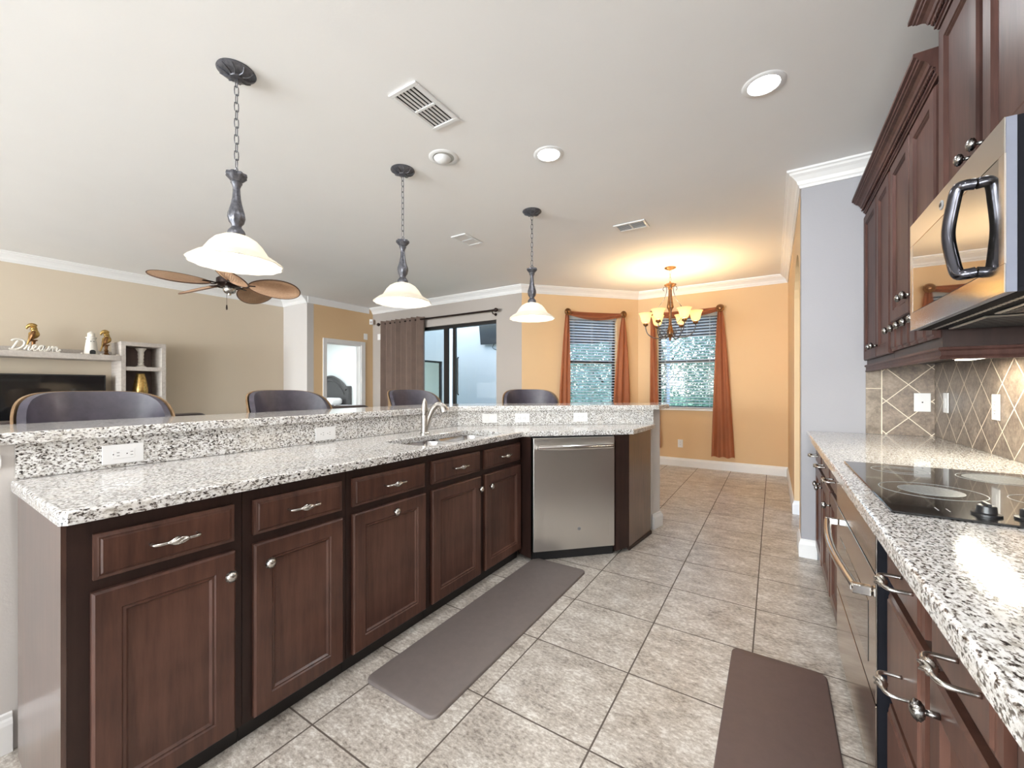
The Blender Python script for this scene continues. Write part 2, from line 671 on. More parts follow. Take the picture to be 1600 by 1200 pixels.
def rings_panel(bm, x0, x1, z0, z1, rings, cap=True):
    """nested rectangle rings [(inset, y)] in the xz plane; first ring is closed as the back"""
    R = []
    for ins, y in rings:
        R.append([bm.verts.new(p) for p in ((x0 + ins, y, z0 + ins), (x1 - ins, y, z0 + ins), (x1 - ins, y, z1 - ins), (x0 + ins, y, z1 - ins))])
    for A, B in zip(R, R[1:]):
        for i in range(4):
            j = (i + 1) % 4
            bm.faces.new((A[i], A[j], B[j], B[i]))
    bm.faces.new(R[0])
    bm.faces.new(R[-1][::-1])
    return bm


def door_bm(x0, x1, z0, z1, yb=0.0, th=0.02, stile=0.058):
    yf = yb - th
    return rings_panel(new(), x0, x1, z0, z1, [(0, yb), (0, yf + .006), (.003, yf + .003), (.006, yf), (stile, yf), (stile + .004, yf + .005),
                                              (stile + .010, yf + .003), (stile + .016, yf + .010)])


def drawer_bm(x0, x1, z0, z1, yb=0.0, th=0.02):
    yf = yb - th
    return rings_panel(new(), x0, x1, z0, z1, [(0, yb), (0, yf + .008), (.006, yf + .006), (.010, yf + .0035), (.013, yf + .004), (.017, yf)])


def ray_wall(px, p0, ang):
    """pixel column -> distance along a wall line starting at p0 at angle ang"""
    a = (px - 800) / FPX
    vx = -math.sin(YAW) + a * math.cos(YAW)
    vy = math.cos(YAW) + a * math.sin(YAW)
    ux, uy = math.cos(ang), math.sin(ang)
    det = vx * (-uy) + ux * vy
    d = (p0[0] * (-uy) + ux * p0[1]) / det
    return (vx * d - p0[0]) * ux + (vy * d - p0[1]) * uy


# ------------------------------------------------------------------ room shell
CZ = 2.78
XL, XR, YB, YS, YN = -7.40, 0.87, -8.0, 5.30, 6.76      # left wall, right wall, back wall, slider wall, nook wall
XN, YP = 0.17, 3.62                                     # nook right wall face, pilaster wall face
NK = (-3.22, 5.30)                                      # outer corner slider wall / nook
NC = (-1.87, 6.76)                                      # inner corner of nook
XD = -6.66
ANG = math.atan2(NC[1] - NK[1], NC[0] - NK[0])
NLEN = math.hypot(NC[1] - NK[1], NC[0] - NK[0])

PLAN = [(-7.56, -8.16), (1.9, -8.16), (1.9, 7.02), (-1.95, 7.02), (NK[0] - 0.05, YS + 0.16), (XD - 0.02, YS + 0.16), (XD - 0.02, 7.75), (-13.75, 7.75), (-13.75, 3.88), (-7.56, 3.88)]
struct('floor', prism(new(), PLAN, -0.12, 0), M['floor'])
struct('ceiling', prism(new(), PLAN, CZ, CZ + 0.12), M['ceil'])


def wall_local(name, L, openings, mat, loc, rz, th=0.14, H=CZ, parent=None):
    """wall in local x (0..L), room side at y=0, thickness to +y; openings (x0,x1,z0,z1)"""
    bm = new()
    xs = sorted({0, L, *[o[0] for o in openings], *[o[1] for o in openings]})
    for a, b in zip(xs, xs[1:]):
        hit = [o for o in openings if o[0] <= a + 1e-6 and o[1] >= b - 1e-6]
        if not hit:
            box(bm, a, b, 0, th, 0, H)
        else:
            o = hit[0]
            if o[2] > 0:
                box(bm, a, b, 0, th, 0, o[2])
            if o[3] < H:
                box(bm, a, b, 0, th, o[3], H)
    bmesh.ops.remove_doubles(bm, verts=bm.verts[:], dist=1e-5)
    me = obj(name, bm, mat)
    me.location = loc
    me.rotation_euler = (0, 0, rz)
    me['kind'] = 'structure'
    return me


# left wall with the television (faces +X)
wall_local('wall_left', 3.95 - YB + 0.0, [], M['beige'], (XL, YB, 0), PI / 2)
# jog and the wall with the bedroom door
wall_local('wall_alcove', XD - XL + 0.14, [], M['greige'], (XL - 0.14, 3.95, 0), 0, th=0.12)
DOORS = (4.30 - 4.071, 5.03 - 4.071, 0, 2.03)
wall_local('wall_bedroom', 5.30 - 4.071, [DOORS], M['warm'], (XD, 4.071, 0), PI / 2, th=0.12)
# slider wall
SL0, SL1, SLZ = -6.02, -3.69, 2.30
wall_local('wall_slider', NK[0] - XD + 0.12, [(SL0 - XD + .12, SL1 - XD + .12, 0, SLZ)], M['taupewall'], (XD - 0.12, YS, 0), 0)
# nook walls
W1A, W1B = ray_wall(887, NK, ANG), ray_wall(964, NK, ANG)
WZ0, WZ1 = 0.90, 2.36
wall_local('wall_nook_left', NLEN, [(W1A, W1B, WZ0, WZ1)], M['warm'], (NK[0], NK[1], 0), ANG)
W2A, W2B = -1.56, -0.70
wall_local('wall_nook_back', XN - NC[0] + 0.14, [(W2A - NC[0], W2B - NC[0], WZ0, WZ1)], M['warm'], (NC[0], NC[1], 0), 0)

# right nook wall with the arched opening (faces -X)
A0, A1, AZ, AR = 3.86, 4.80, 2.36, 0.36
bm = new()
poly = [(3.745, 0), (A0, 0), (A0, AZ - AR)]
na = 14
ca = (A0 + A1) / 2
for i in range(1, na):
    t = PI - PI * i / na
    poly.append((ca + (A1 - A0) / 2 * math.cos(t), AZ - AR + AR * math.sin(t)))
poly += [(A1, AZ - AR), (A1, 0), (YN, 0), (YN, CZ), (3.745, CZ)]
es = []
vs = [bm.verts.new((XN, a, b)) for a, b in poly]
for i in range(len(vs)):
    es.append(bm.edges.new((vs[i], vs[(i + 1) % len(vs)])))
r = bmesh.ops.triangle_fill(bm, use_beauty=True, edges=es, normal=(-1, 0, 0))
ex = bmesh.ops.extrude_face_region(bm, geom=[g for g in r['geom'] if isinstance(g, bmesh.types.BMFace)])
for g in ex['geom']:
    if isinstance(g, bmesh.types.BMVert):
        g.co.x = XN + 0.13
struct('wall_nook_right', bm, M['warm'])
# wall where the range counter ends; cool, dim light put into its paint
struct('wall_end', box(new(), XN, XR + 0.14, YP, YP + 0.125, 0, CZ), paint('cool_grey_wall_paint', (0.36, 0.355, 0.375, 1)))
struct('wall_right', box(new(), XR, XR + 0.14, YB, YP, 0, CZ), M['greige'])
# back wall; its two wide windows are added to carry fill light
bw = wall_local('wall_back', XR - XL + 0.28, [(0.74, 3.74, 0.35, 2.5), (4.69, 7.69, 0.35, 2.5)], M['greige'], (XR + 0.14, YB, 0), PI)
# hallway past the arch
struct('wall_hall', box(new(), 1.75, 1.85, 3.745, 7.0, 0, CZ), M['greige'])
struct('wall_hall_end', box(new(), XN + 0.14, 1.85, 6.9, 7.0, 0, CZ), M['greige'])
# bedroom shell
struct('wall_bedroom_back', box(new(), -13.7, -13.6, 4.0, 7.6, 0, CZ), M['bedwall'])
struct('wall_bedroom_far', box(new(), -13.7, XD - .041, 7.6, 7.7, 0, CZ), M['bedwall'])
struct('wall_bedroom_near', box(new(), -13.7, XL - 0.15, 3.9, 4.0, 0, CZ), M['bedwall'])
bm = new()
for y0, y1, z0, z1 in ((YS + .15, 5.9, 0, CZ), (7.35, 7.6, 0, CZ), (5.9, 7.35, 0, .75), (5.9, 7.35, 1.85, CZ)):
    box(bm, XD - 0.14, XD - 0.04, y0, y1, z0, z1)
struct('wall_bedroom_side', bm, M['stucco'])
t = thing('window_5', None, None, (XD - .09, 0, 0))
t['kind'] = 'structure'
bm = new()
for y0, y1, z0, z1 in ((5.9, 5.94, .75, 1.85), (7.31, 7.35, .75, 1.85), (5.94, 7.31, .75, .79), (5.94, 7.31, 1.81, 1.85), (6.6, 6.64, .79, 1.81)):
    box(bm, -.02, .02, y0, y1, z0, z1)
obj('window_frame', bm, M['frame'], t)
obj('window_pane', box(new(), -.004, .004, 5.94, 7.31, .79, 1.81), M['glass2'], t)

# crown moulding
CROWN = [(0, CZ - 0.115), (0.010, CZ - 0.115), (0.014, CZ - 0.100), (0.022, CZ - 0.092), (0.030, CZ - 0.070), (0.052, CZ - 0.045),
         (0.070, CZ - 0.032), (0.076, CZ - 0.020), (0.088, CZ - 0.014), (0.090, CZ - 0.001), (0, CZ - 0.001)]
struct('trim_1', sweep(new(), [(XL, YB), (XL, 3.95), (XD, 3.95)], CROWN, -1), M['trim'])
struct('trim_2', sweep(new(), [(XD, YS), NK, NC, (XN, YN), (XN, YP), (XR, YP), (XR, YB)], CROWN, -1), M['trim'])
# flat white frieze over the bedroom door wall
struct('trim_3', box(new(), XD, XD + 0.012, 3.96, YS - 0.092, CZ - 0.115, CZ - 0.001), M['ceil'])
# baseboards
BASE = [(0, 0.001), (0.016, 0.001), (0.016, 0.095), (0.012, 0.108), (0.008, 0.115), (0.007, 0.128), (0.0, 0.132)]
struct('baseboard_left', sweep(new(), [(XL, YB), (XL, 3.95), (XD, 3.95), (XD, 4.23)], BASE, -1), M['trim'])
struct('baseboard_nook', sweep(new(), [(SL1 + .1, YS), NK, NC, (XN, YN), (XN, A1), (XN + 0.13, A1)], BASE, -1), M['trim'])
struct('baseboard_end', sweep(new(), [(XN + 0.13, A0), (XN, A0), (XN, YP), (0.262, YP)], BASE, -1), M['trim'])

# frames of the added back windows (unseen, behind the camera)
for k, (xa, xb) in enumerate(((-2.73, 0.27), (-6.68, -3.68))):
    bm = new()
    for q in (0, 1, 2, 3):
        x = xa + (xb - xa) * q / 3
        box(bm, x - 0.03, x + 0.03, YB - 0.09, YB - 0.04, 0.35, 2.5)
    box(bm, xa, xb, YB - 0.09, YB - 0.04, 0.35, 0.41)
    box(bm, xa, xb, YB - 0.09, YB - 0.04, 2.44, 2.5)
    struct('window_%d' % (k + 3), bm, M['trim'])

# ------------------------------------------------------------------ shared hardware meshes
def knob_bm(r=0.017, depth=0.030):
    """pewter knob with swirling ribs; axis along -y, base at y=0"""
    bm = new()
    lathe(bm, [(0.006, -0.001), (0.0055, -depth * 0.45)], 10, axis='y')
    rings = []
    N, S = 9, 40
    for k in range(N + 1):
        th = PI * k / N
        ring = []
        for i in range(S):
            a = 2 * PI * i / S
            f = 1 + 0.22 * math.cos(8 * (a + 1.1 * th)) * math.sin(th) ** 0.7
            rr = r * f * math.sin(th) + 1e-5
            ring.append(bm.verts.new((rr * math.cos(a), -depth * 0.72 - r * 0.72 * math.cos(PI - th), rr * math.sin(a))))
        rings.append(ring)
    for A, B in zip(rings, rings[1:]):
        for i in range(S):
            bm.faces.new((A[i], A[(i + 1) % S], B[(i + 1) % S], B[i]))
    return bm


def pull_bm(span=0.10, out=0.032, rad=0.0045, bulge=0.011):
    """bar pull with a twisted basket in the middle; along x, standing out toward -y"""
    bm = new()
    h = span / 2
    path = spline([(-h, 0, 0), (-h, -out * 0.72, 0), (-h + .010, -out * 0.95, 0), (-h * .45, -out, 0)], 5)
    tube(bm, path, rad, 8)
    tube(bm, [(-p.x, p.y, p.z) for p in path], rad, 8)
    N, S = 12, 30
    L = h * 0.95
    rings = []
    for k in range(N + 1):
        t = k / N
        th = PI * t
        ring = []
        for i in range(S):
            a = 2 * PI * i / S
            rr = rad + (bulge - rad) * math.sin(th) ** 1.3
            rr *= 1 + 0.28 * math.cos(5 * (a + 2.6 * t)) * math.sin(th)
            ring.append(bm.verts.new((-L / 2 + L * t, -out + rr * math.cos(a), rr * math.sin(a))))
        rings.append(ring)
    for A, B in zip(rings, rings[1:]):
        for i in range(S):
            bm.faces.new((A[i], A[(i + 1) % S], B[(i + 1) % S], B[i]))
    bm.faces.new(rings[0])
    bm.faces.new(rings[-1][::-1])
    return bm


def mesh_of(bm, mat):
    me = bpy.data.meshes.new('hardware')
    bmesh.ops.recalc_face_normals(bm, faces=bm.faces[:])
    bm.to_mesh(me)
    bm.free()
    me.materials.append(mat)
    for p in me.polygons:
        p.use_smooth = True
    return me


KNOB = mesh_of(knob_bm(), M['nickel'])
PULL = mesh_of(pull_bm(0.112), M['nickel'])
KNOB_D = mesh_of(knob_bm(0.016, 0.042), M['dknickel'])
PULL_D = mesh_of(pull_bm(0.088, 0.045), M['nickel'])


def inst(name, me, parent, loc, rot=(0, 0, 0)):
    o = bpy.data.objects.new(name, me)
    COL.objects.link(o)
    o.parent = parent
    o.location = loc
    o.rotation_euler = rot
    return o


def base_cab(name, label, W, D, loc, rz, fronts, group, Htop=0.876, kick_h=0.07, kick_in=0.03, stile=0.03, knob=None, pull=None, side_mats=None, open_top=False):
    """local x along the run, front face frame at y=0 facing -y. fronts: (kind,x0,x1,z0,z1,hardware spec)"""
    t = thing(name, label, 'cabinet', loc, rz, group)
    bm = new()
    if open_top:      # a sink base has no top board
        box(bm, 0, W, 0, 0.02, kick_h, Htop)
        box(bm, 0, 0.018, 0.02, D, kick_h, Htop)
        box(bm, W - .018, W, 0.02, D, kick_h, Htop)
        box(bm, 0.018, W - 0.018, 0.02, D, kick_h, kick_h + 0.02)
        box(bm, 0.018, W - 0.018, D - .01, D, kick_h + .02, Htop)
    else:
        box(bm, 0, W, 0, D, kick_h, Htop)
    obj('carcass', bm, M['wooddark'], t)
    obj('toe_kick', box(new(), 0, W, kick_in, D - 0.01, 0.001, kick_h - .001), M['kick'], t)
    for kind, x0, x1, z0, z1, hw in fronts:
        if kind == 'door':
            f = obj('door', door_bm(x0, x1, z0, z1), M['wood'], t, True)
        else:
            f = obj('drawer', drawer_bm(x0, x1, z0, z1), M['wood'], t, True)
        if hw:
            hk, hx, hz = hw
            if hk == 'knob':
                inst('knob', knob or KNOB, f, (hx, -0.020, hz))
            else:
                inst('pull', pull or PULL, f, (hx, -0.020, hz))
    return t


# ------------------------------------------------------------------ island: bar wall, counter, raised bar
XS = -2.15                                   # granite splash face of the long run
UD = (math.cos(math.radians(40)), math.sin(math.radians(40)))
ND = (-UD[1], UD[0])
K = (XS, 2.54)
TEND = 1.67


def offs(d):
    """polyline parallel to the splash face, shifted d toward the living room: (kink, end)"""
    t = (ND[0] * d + d) / UD[0] * -1          # where the shifted diagonal meets x = XS - d
    kx, ky = XS - d, K[1] + ND[1] * d + UD[1] * ((-d - ND[0] * d) / UD[0])
    ex, ey = K[0] + UD[0] * TEND + ND[0] * d, K[1] + UD[1] * TEND + ND[1] * d
    return (kx, ky), (ex, ey)


YI = 0.265
k1, e1 = offs(0.021)
k2, e2 = offs(0.15)
struct('wall_bar', prism(new(), [(XS - .021, -1.5), k1, e1, (e1[0] + .035, e1[1] + .13), e2, k2, (XS - .15, -1.5)], 0, 1.036), M['greige'])
struct('baseboard_bar', sweep(new(), [(XS - .021, -1.5), (XS - .021, YI - 0.015)], BASE, -1), M['trim'])
struct('baseboard_bar_end', sweep(new(), [(e1[0] + .004, e1[1] - .012), (e1[0] + .035, e1[1] + .13), (e2[0], e2[1])], BASE, -1), M['trim'])
struct('trim_4', sweep(new(), [(XS - .021, -1.5), (XS - .021, YI - .04)], [(0, .955), (.012, .957), (.018, .965), (.018, .985), (.010, .995), (0, 1.0)], -1), M['trim'])

# lower granite counter with the sink cut out
SK = [(-1.90, 1.57), (-1.548, 2.36)]        # cut-out corners


def rrect(x0, x1, y0, y1, r, n=4):
    out = []
    for cx, cy, a0 in ((x1 - r, y1 - r, 0), (x0 + r, y1 - r, 90), (x0 + r, y0 + r, 180), (x1 - r, y0 + r, 270)):
        for i in range(n + 1):
            a = math.radians(a0 + 90 * i / n)
            out.append((cx + r * math.cos(a), cy + r * math.sin(a)))
    return out


ke, ee = offs(0.0)
cut = rrect(SK[0][0], SK[1][0], SK[0][1], SK[1][1], 0.07)
outer = [(-1.50, 0.245), (-1.485, 0.26), (-1.485, 2.46), (-0.900, 3.005), (-0.872, 3.03), (-0.845, 3.58), ee, ke, (XS, 0.245)]
bm = slab(new(), outer, [cut[::-1]], 0.879, 0.914, 0.008, 3)
top = obj('countertop', bm, M['granite'])
tag(top, 'lower speckled granite worktop of the island with the sink set in it', 'countertop')
# upright granite splash under the bar
sp = prism(new(), [(XS, 0.255), ke, ee, offs(0.0195)[1], offs(0.0195)[0], (XS - 0.0195, 0.255)], 0.915, 1.035)
tag(obj('granite_backsplash', sp, M['granite']), 'upright granite splash holding outlets between worktop and raised bar', 'backsplash')
# raised bar top
kf, ef = offs(-0.022)
kb, eb = offs(0.48)
bar = [(XS + 0.022, -1.5), kf, (ef[0] - .01, ef[1] - .012), (ef[0] + .03, ef[1] + .03), (-0.795, 3.88), (-0.86, 4.10), (-1.0, 4.24)]
tb = ((-1.0 - K[0]) - ND[0] * 0.48) / UD[0]
bar += [(-1.12, K[1] + ND[1] * .48 + UD[1] * (tb - .1)), kb, (XS - 0.48, -1.5)]
tag(obj('breakfast_bar', slab(new(), bar, [], 1.0365, 1.075, 0.008, 3), M['granite']), 'raised granite breakfast bar top along the back of the island', 'bar counter')

# ------------------------------------------------------------------ island cabinets (front face x = -1.53, facing +X)
XF = -1.53
DZ0, DZ1, RZ0, RZ1 = 0.078, 0.680, 0.712, 0.834
GI = 'base cabinets of the island'


def isl(label, y0, y1, fronts, name='base_cabinet', **kw):
    fr = [(k, a - y0, b - y0, z0, z1, (h[0], h[1] - y0, h[2]) if h else None) for k, a, b, z0, z1, h in fronts]
    return base_cab(name, label, y1 - y0 - 0.001, 0.585, (XF, y0, 0), PI / 2, fr, GI, **kw)


c1 = isl('island base cabinet nearest the open end, with the widest view of its door', YI, 0.676, [
    ('drawer', .312, .648, RZ0, RZ1, ('pull', .484, .774)), ('door', .308, .650, DZ0, DZ1, ('knob', .628, .607))])
obj('end_panel', box(new(), -0.010, 0.0, 0.001, 0.58, 0.002, 0.875), M['woodend'], c1)
isl('island base cabinet with its door knob at the upper left corner', 0.677, 1.078, [
    ('drawer', .708, 1.052, RZ0, RZ1, ('pull', .880, .774)), ('door', .708, 1.056, DZ0, DZ1, ('knob', .752, .607))])
isl('island base cabinet with its door knob centred on the top rail', 1.079, 1.56, [
    ('drawer', 1.104, 1.534, RZ0, RZ1, ('pull', 1.322, .774)), ('door', 1.104, 1.538, DZ0, DZ1, ('knob', 1.325, .640))])
isl('double door sink base cabinet of the island with two false drawers', 1.561, 2.50, [
    ('drawer', 1.586, 2.004, RZ0, RZ1, ('pull', 1.80, .774)), ('door', 1.586, 2.008, DZ0, DZ1, ('knob', 1.985, .607)),
    ('drawer', 2.050, 2.478, RZ0, RZ1, ('pull', 2.26, .774)), ('door', 2.055, 2.482, DZ0, DZ1, ('knob', 2.095, .603))],
    'sink_cabinet', open_top=True)

# corner filler, diagonal dishwasher bay and end panel
DA = math.radians(45)
P0 = Vector((-1.415, 2.475))                   # left edge of the dishwasher door
dv, dn = Vector((math.cos(DA), math.sin(DA))), Vector((math.sin(DA), -math.cos(DA)))
P1 = P0 + dv * 0.625
fl = [(XF, 2.5015), (P0.x - dv.x * .012, P0.y - dv.y * .012 + .0), (P0.x - dv.x * .012 - dn.x * .10, P0.y - dv.y * .012 - dn.y * .10), (XF - 0.10, 2.5015 + .06)]
f1 = obj('corner_filler', prism(new(), fl, 0.03, 0.876), M['wooddark'])
tag(f1, 'dark wood filler strip between the sink cabinet and the dishwasher', 'filler panel')
q0 = P1 + dv * 0.006
ep = [(q0.x, q0.y), (-0.912, 3.055), (-0.868, 3.50), (-0.886, 3.50), (-0.935, 3.075), (q0.x - dn.x * .05 , q0.y - dn.y * .05)]
t = thing('end_panel', 'brown wood end panel and stile right of the dishwasher', 'cabinet panel', (-0.9, 3.06, 0))
o_ = obj('stile', prism(new(), [(q0.x, q0.y), (-0.912, 3.050), (-0.934, 3.088), (q0.x - dn.x * .03 - .004, q0.y - dn.y * .03)], 0.03, 0.876), M['wooddark'], t)
o_.location = (0.9, -3.06, 0)
o_ = obj('side_panel', prism(new(), [(-0.911, 3.051), (-0.866, 3.505), (-0.884, 3.507), (-0.931, 3.070)], 0.002, 0.876), M['woodend'], t)
o_.location = (0.9, -3.06, 0)
o_ = obj('base_moulding', prism(new(), [(-0.9105, 3.046), (-0.856, 3.505), (-0.8658, 3.506), (-0.9108, 3.0505)], 0.002, 0.03, bev=.003), M['wooddark'], t)
o_.location = (0.9, -3.06, 0)

# dishwasher
t = thing('dishwasher', 'stainless dishwasher set diagonally at the island corner', 'dishwasher', (P0.x, P0.y, 0), DA)
obj('cabinet_body', box(new(), 0.004, 0.621, 0.024, 0.36, 0.065, 0.874), M['black'], t)
obj('door', box(new(), 0.006, 0.619, 0, 0.022, 0.072, 0.868, 0.003, 2), M['steel'], t)
hb = new()
hp = [(0.035 + 0.55 * i / 16, -0.034 - 0.022 * math.sin(PI * i / 16), 0.806) for i in range(17)]
tube(hb, hp, 0.015, 10, flat=1.25)
for x in (0.035, 0.585):
    box(hb, x - .012, x + .012, -0.040, -0.0005, 0.790, 0.822, 0.003)
obj('handle', hb, M['steelh'], t, True)
obj('toe_kick', box(new(), 0.002, 0.623, 0.035, 0.30, 0.001, 0.064), M['black'], t)
em = obj('emblem', lathe(new(), [(0.0, -.0022), (0.0115, -.0022), (0.0125, -.0004), (0.0125, -.0002)], 24, (0.345, 0, 0.215), axis='y'), M['printgrey'], t)


def letters(txt, size, mat, parent, loc, rot=(PI / 2, 0, 0), ext=0.0006, name='lettering'):
    cu = bpy.data.curves.new(name, 'FONT')
    cu.body = txt
    cu.size = size
    cu.extrude = ext
    cu.align_x = 'CENTER'
    cu.align_y = 'CENTER'
    tmp = bpy.data.objects.new('tmp', cu)
    COL.objects.link(tmp)
    dg = bpy.context.evaluated_depsgraph_get()
    me = bpy.data.meshes.new_from_object(tmp.evaluated_get(dg))
    bpy.data.objects.remove(tmp)
    me.name = name
    me.materials.clear()
    me.materials.append(mat)
    o = bpy.data.objects.new(name, me)
    COL.objects.link(o)
    o.parent = parent
    o.location = loc
    o.rotation_euler = rot
    return o


letters('GE', 0.014, M['black'], em, (0.345, -0.0030, 0.215))
pm = new()
for i in range(9):
    box(pm, 0.030 + i * .010, 0.036 + i * .010, -0.0004, -0.0001, 0.845, 0.848)
obj('printed_line', pm, M['printgrey'], t)

# sink and faucet
t = thing('kitchen_sink', 'double bowl stainless sink under the island worktop', 'sink', (-1.735, 2.02, 0.70))


def basin(x0, x1, y0, y1, z1, dep):
    bm = new()
    R = []
    for ins, z in ((-0.012, z1), (0.0, z1), (0.006, z1 - 0.02), (0.012, z1 - dep + .03), (0.03, z1 - dep + .006), (0.06, z1 - dep)):
        R.append([bm.verts.new((x, y, z)) for x, y in rrect(x0 + ins, x1 - ins, y0 + ins, y1 - ins, max(.07 - ins * .5, .02), 5)])
    for A, B in zip(R, R[1:]):
        n = len(A)
        for i in range(n):
            bm.faces.new((A[i], A[(i + 1) % n], B[(i + 1) % n], B[i]))
    bm.faces.new(R[-1])
    return bm


for y0, y1 in ((1.582, 1.955), (1.980, 2.348)):
    b = obj('basin', basin(-1.888, -1.560, y0, y1, 0.878, 0.17), M['sink'], t, True)
    b.location = (1.735, -2.02, -0.70)
    d = obj('drain', lathe(new(), [(0.0, 0.003), (0.03, 0.003), (0.042, 0.001), (0.042, 0.0)], 20, (-1.735 + 1.735, (y0 + y1) / 2 - 2.02, 0.008)), M['dknickel'], b, True)
    d.location = (1.735 - 1.735 + 1.735 - 1.735, 0, 0)
    d.location = (-1.735, 2.02, 0.70)

t = thing('kitchen_faucet', 'brushed nickel pull-out faucet standing behind the island sink', 'faucet', (-1.972, 1.99, 0.9145), math.radians(12))
b = new()
lathe(b, [(0.032, 0), (0.032, 0.006), (0.026, 0.012), (0.0235, 0.05), (0.0225, 0.12), (0.021, 0.125), (0.0225, 0.13), (0.0225, 0.14)], 20)
obj('body', b, M['nickel'], t, True)
b = new()
lathe(b, [(0.0222, 0.142), (0.0228, 0.152), (0.021, 0.175), (0.016, 0.205), (0.010, 0.226), (0.0045, 0.236), (0, 0.238)], 18)
hnd = obj('lever', b, M['nickel'], t, True)
b = new()
sp_ = spline([(0.004, 0.006, 0.030), (0.018, 0.022, 0.10), (0.036, 0.042, 0.160), (0.052, 0.060, 0.186)], 6)
tube(b, sp_, [0.023 - 0.005 * i / (len(sp_) - 1) for i in range(len(sp_))], 14)
obj('spout', b, M['nickel'], t, True)
b = new()
sp_ = spline([(0.048, 0.056, 0.184), (0.066, 0.072, 0.192), (0.086, 0.088, 0.178), (0.096, 0.096, 0.150)], 5)
tube(b, sp_, [0.019 + 0.011 * (i / (len(sp_) - 1)) ** 1.4 for i in range(len(sp_))], 16)
obj('spray_head', b, M['nickel'], t, True)


# outlets --------------------------------------------------------------------------------------
def outlet(label, loc, rz, horizontal=True, kind='duplex', wdt=0.122, hgt=0.075, group=None, name='power_outlet'):
    t = thing(name, label, 'outlet' if kind in ('duplex', 'gfci') else 'switch' if kind != 'jack' else 'outlet', loc, rz, group)
    W, H = (wdt, hgt) if horizontal else (hgt, wdt)
    obj('cover_plate', box(new(), -W / 2, W / 2, -0.006, -0.0005, -H / 2, H / 2, 0.002, 2), M['white'], t)
    if kind in ('duplex', 'gfci'):
        f = new()
        a, c = (0.066, 0.034) if horizontal else (0.034, 0.066)
        box(f, -a / 2, a / 2, -0.0075, -0.0061, -c / 2, c / 2, 0.0008)
        o = obj('receptacle', f, M['white'], t)
        for q in (-0.020, 0.020):
            s = new()
            cx, cz = (q, 0) if horizontal else (0, q)
            for d in (-0.006, 0.006):
                if horizontal:
                    box(s, cx + .000, cx + .008, -0.0079, -0.0076, cz + d - .001, cz + d + .001)
                else:
                    box(s, cx + d - .001, cx + d + .001, -0.0079, -0.0076, cz, cz + .008)
            if horizontal:
                lathe(s, [(0.0022, -0.0079), (0.0022, -0.0076)], 10, (cx - .010, 0, cz), axis='y')
            else:
                lathe(s, [(0.0022, -0.0079), (0.0022, -0.0076)], 10, (cx, 0, cz - .010), axis='y')
            obj('socket_holes', s, M['slot'], o)
    elif kind == 'switch':
        a, c = (0.034, 0.066)
        n = 2 if W > 0.1 and horizontal else 1
        for i in range(n):
            cx = 0 if n == 1 else (-0.023 + 0.046 * i)
            obj('rocker', box(new(), cx - .016, cx + .016, -0.010, -0.0061, -min(H, .1) * .30, min(H, .1) * .30, 0.002), M['white'], t)
    elif kind == 'jack':
        obj('jack', lathe(new(), [(0.004, -0.0085), (0.004, -0.0061)], 12, axis='y'), M['slot'], t)
    return t


GO = 'outlets along the island splash'
outlet('white outlet on the granite splash nearest the open end', (XS, 0.525, 0.966), PI / 2, group=GO)
outlet('white outlet on the granite splash left of the faucet', (XS, 1.383, 0.963), PI / 2, group=GO)


def on_diag(px, d=0.0):
    s = ray_wall(px, K, math.radians(40))
    return (K[0] + UD[0] * s + ND[0] * d, K[1] + UD[1] * s + ND[1] * d)


for px, lab, kd, z in ((765, 'white double switch on the granite splash just right of the faucet', 'switch', .974),
                       (816, 'white outlet on the diagonal splash above the left of the dishwasher', 'duplex', .974),
                       (907, 'white outlet on the diagonal splash above the right of the dishwasher', 'duplex', .976)):
    x, y = on_diag(px)
    outlet(lab, (x, y, z), math.radians(40), group=GO, kind=kd, name='light_switch' if kd == 'switch' else 'power_outlet')

# ------------------------------------------------------------------ range side: base cabinets, counter, cooktop, oven
XB = 0.270


def rng_cab(label, yf, yn, fronts, **kw):
    fr = [(k, yf - a, yf - b, z0, z1, (h[0], yf - h[1], h[2]) if h else None) for k, a, b, z0, z1, h in fronts]
    return base_cab('base_cabinet', label, yf - yn - 0.001, 0.590, (XB, yf, 0), -PI / 2, fr, 'base cabinets on the range side',
                    knob=KNOB_D, pull=PULL_D, kick_in=0.05, kick_h=0.09, **kw)


for (ya, yb), lab, kn in (((3.598, 3.16), 'range side base cabinet farthest away, against the grey end wall', 3.22),
                          ((3.159, 2.72), 'range side base cabinet between the farthest one and the one beside the oven', 3.10),
                          ((2.719, 2.29), 'range side base cabinet immediately beyond the oven', 2.66)):
    rng_cab(lab, ya, yb, [('drawer', ya - .02, yb + .02, .70, .845, ('pull', (ya + yb) / 2, .772)),
                          ('door', ya - .02, yb + .02, .105, .675, ('knob', kn, .615))])
rng_cab('range side drawer cabinet with basket pulls right beside the oven', 1.455, 1.13,
        [('drawer', 1.44, 1.145, .715, .845, ('pull', 1.235, .785)), ('drawer', 1.44, 1.145, .42, .69, ('pull', 1.235, .555)),
         ('drawer', 1.44, 1.145, .105, .395, ('pull', 1.235, .25))])
rng_cab('range side cabinet with a drawer over a knobbed door, second from the oven', 1.129, 0.79,
        [('drawer', 1.085, 0.81, .715, .845, ('pull', .895, .785)), ('door', 1.085, .81, .105, .69, ('knob', 1.02, .64))])
rng_cab('range side cabinet nearest the camera under the counter end', 0.789, 0.30,
        [('drawer', .765, .325, .715, .845, ('pull', .54, .785)), ('door', .765, .325, .105, .69, ('knob', .70, .64))])

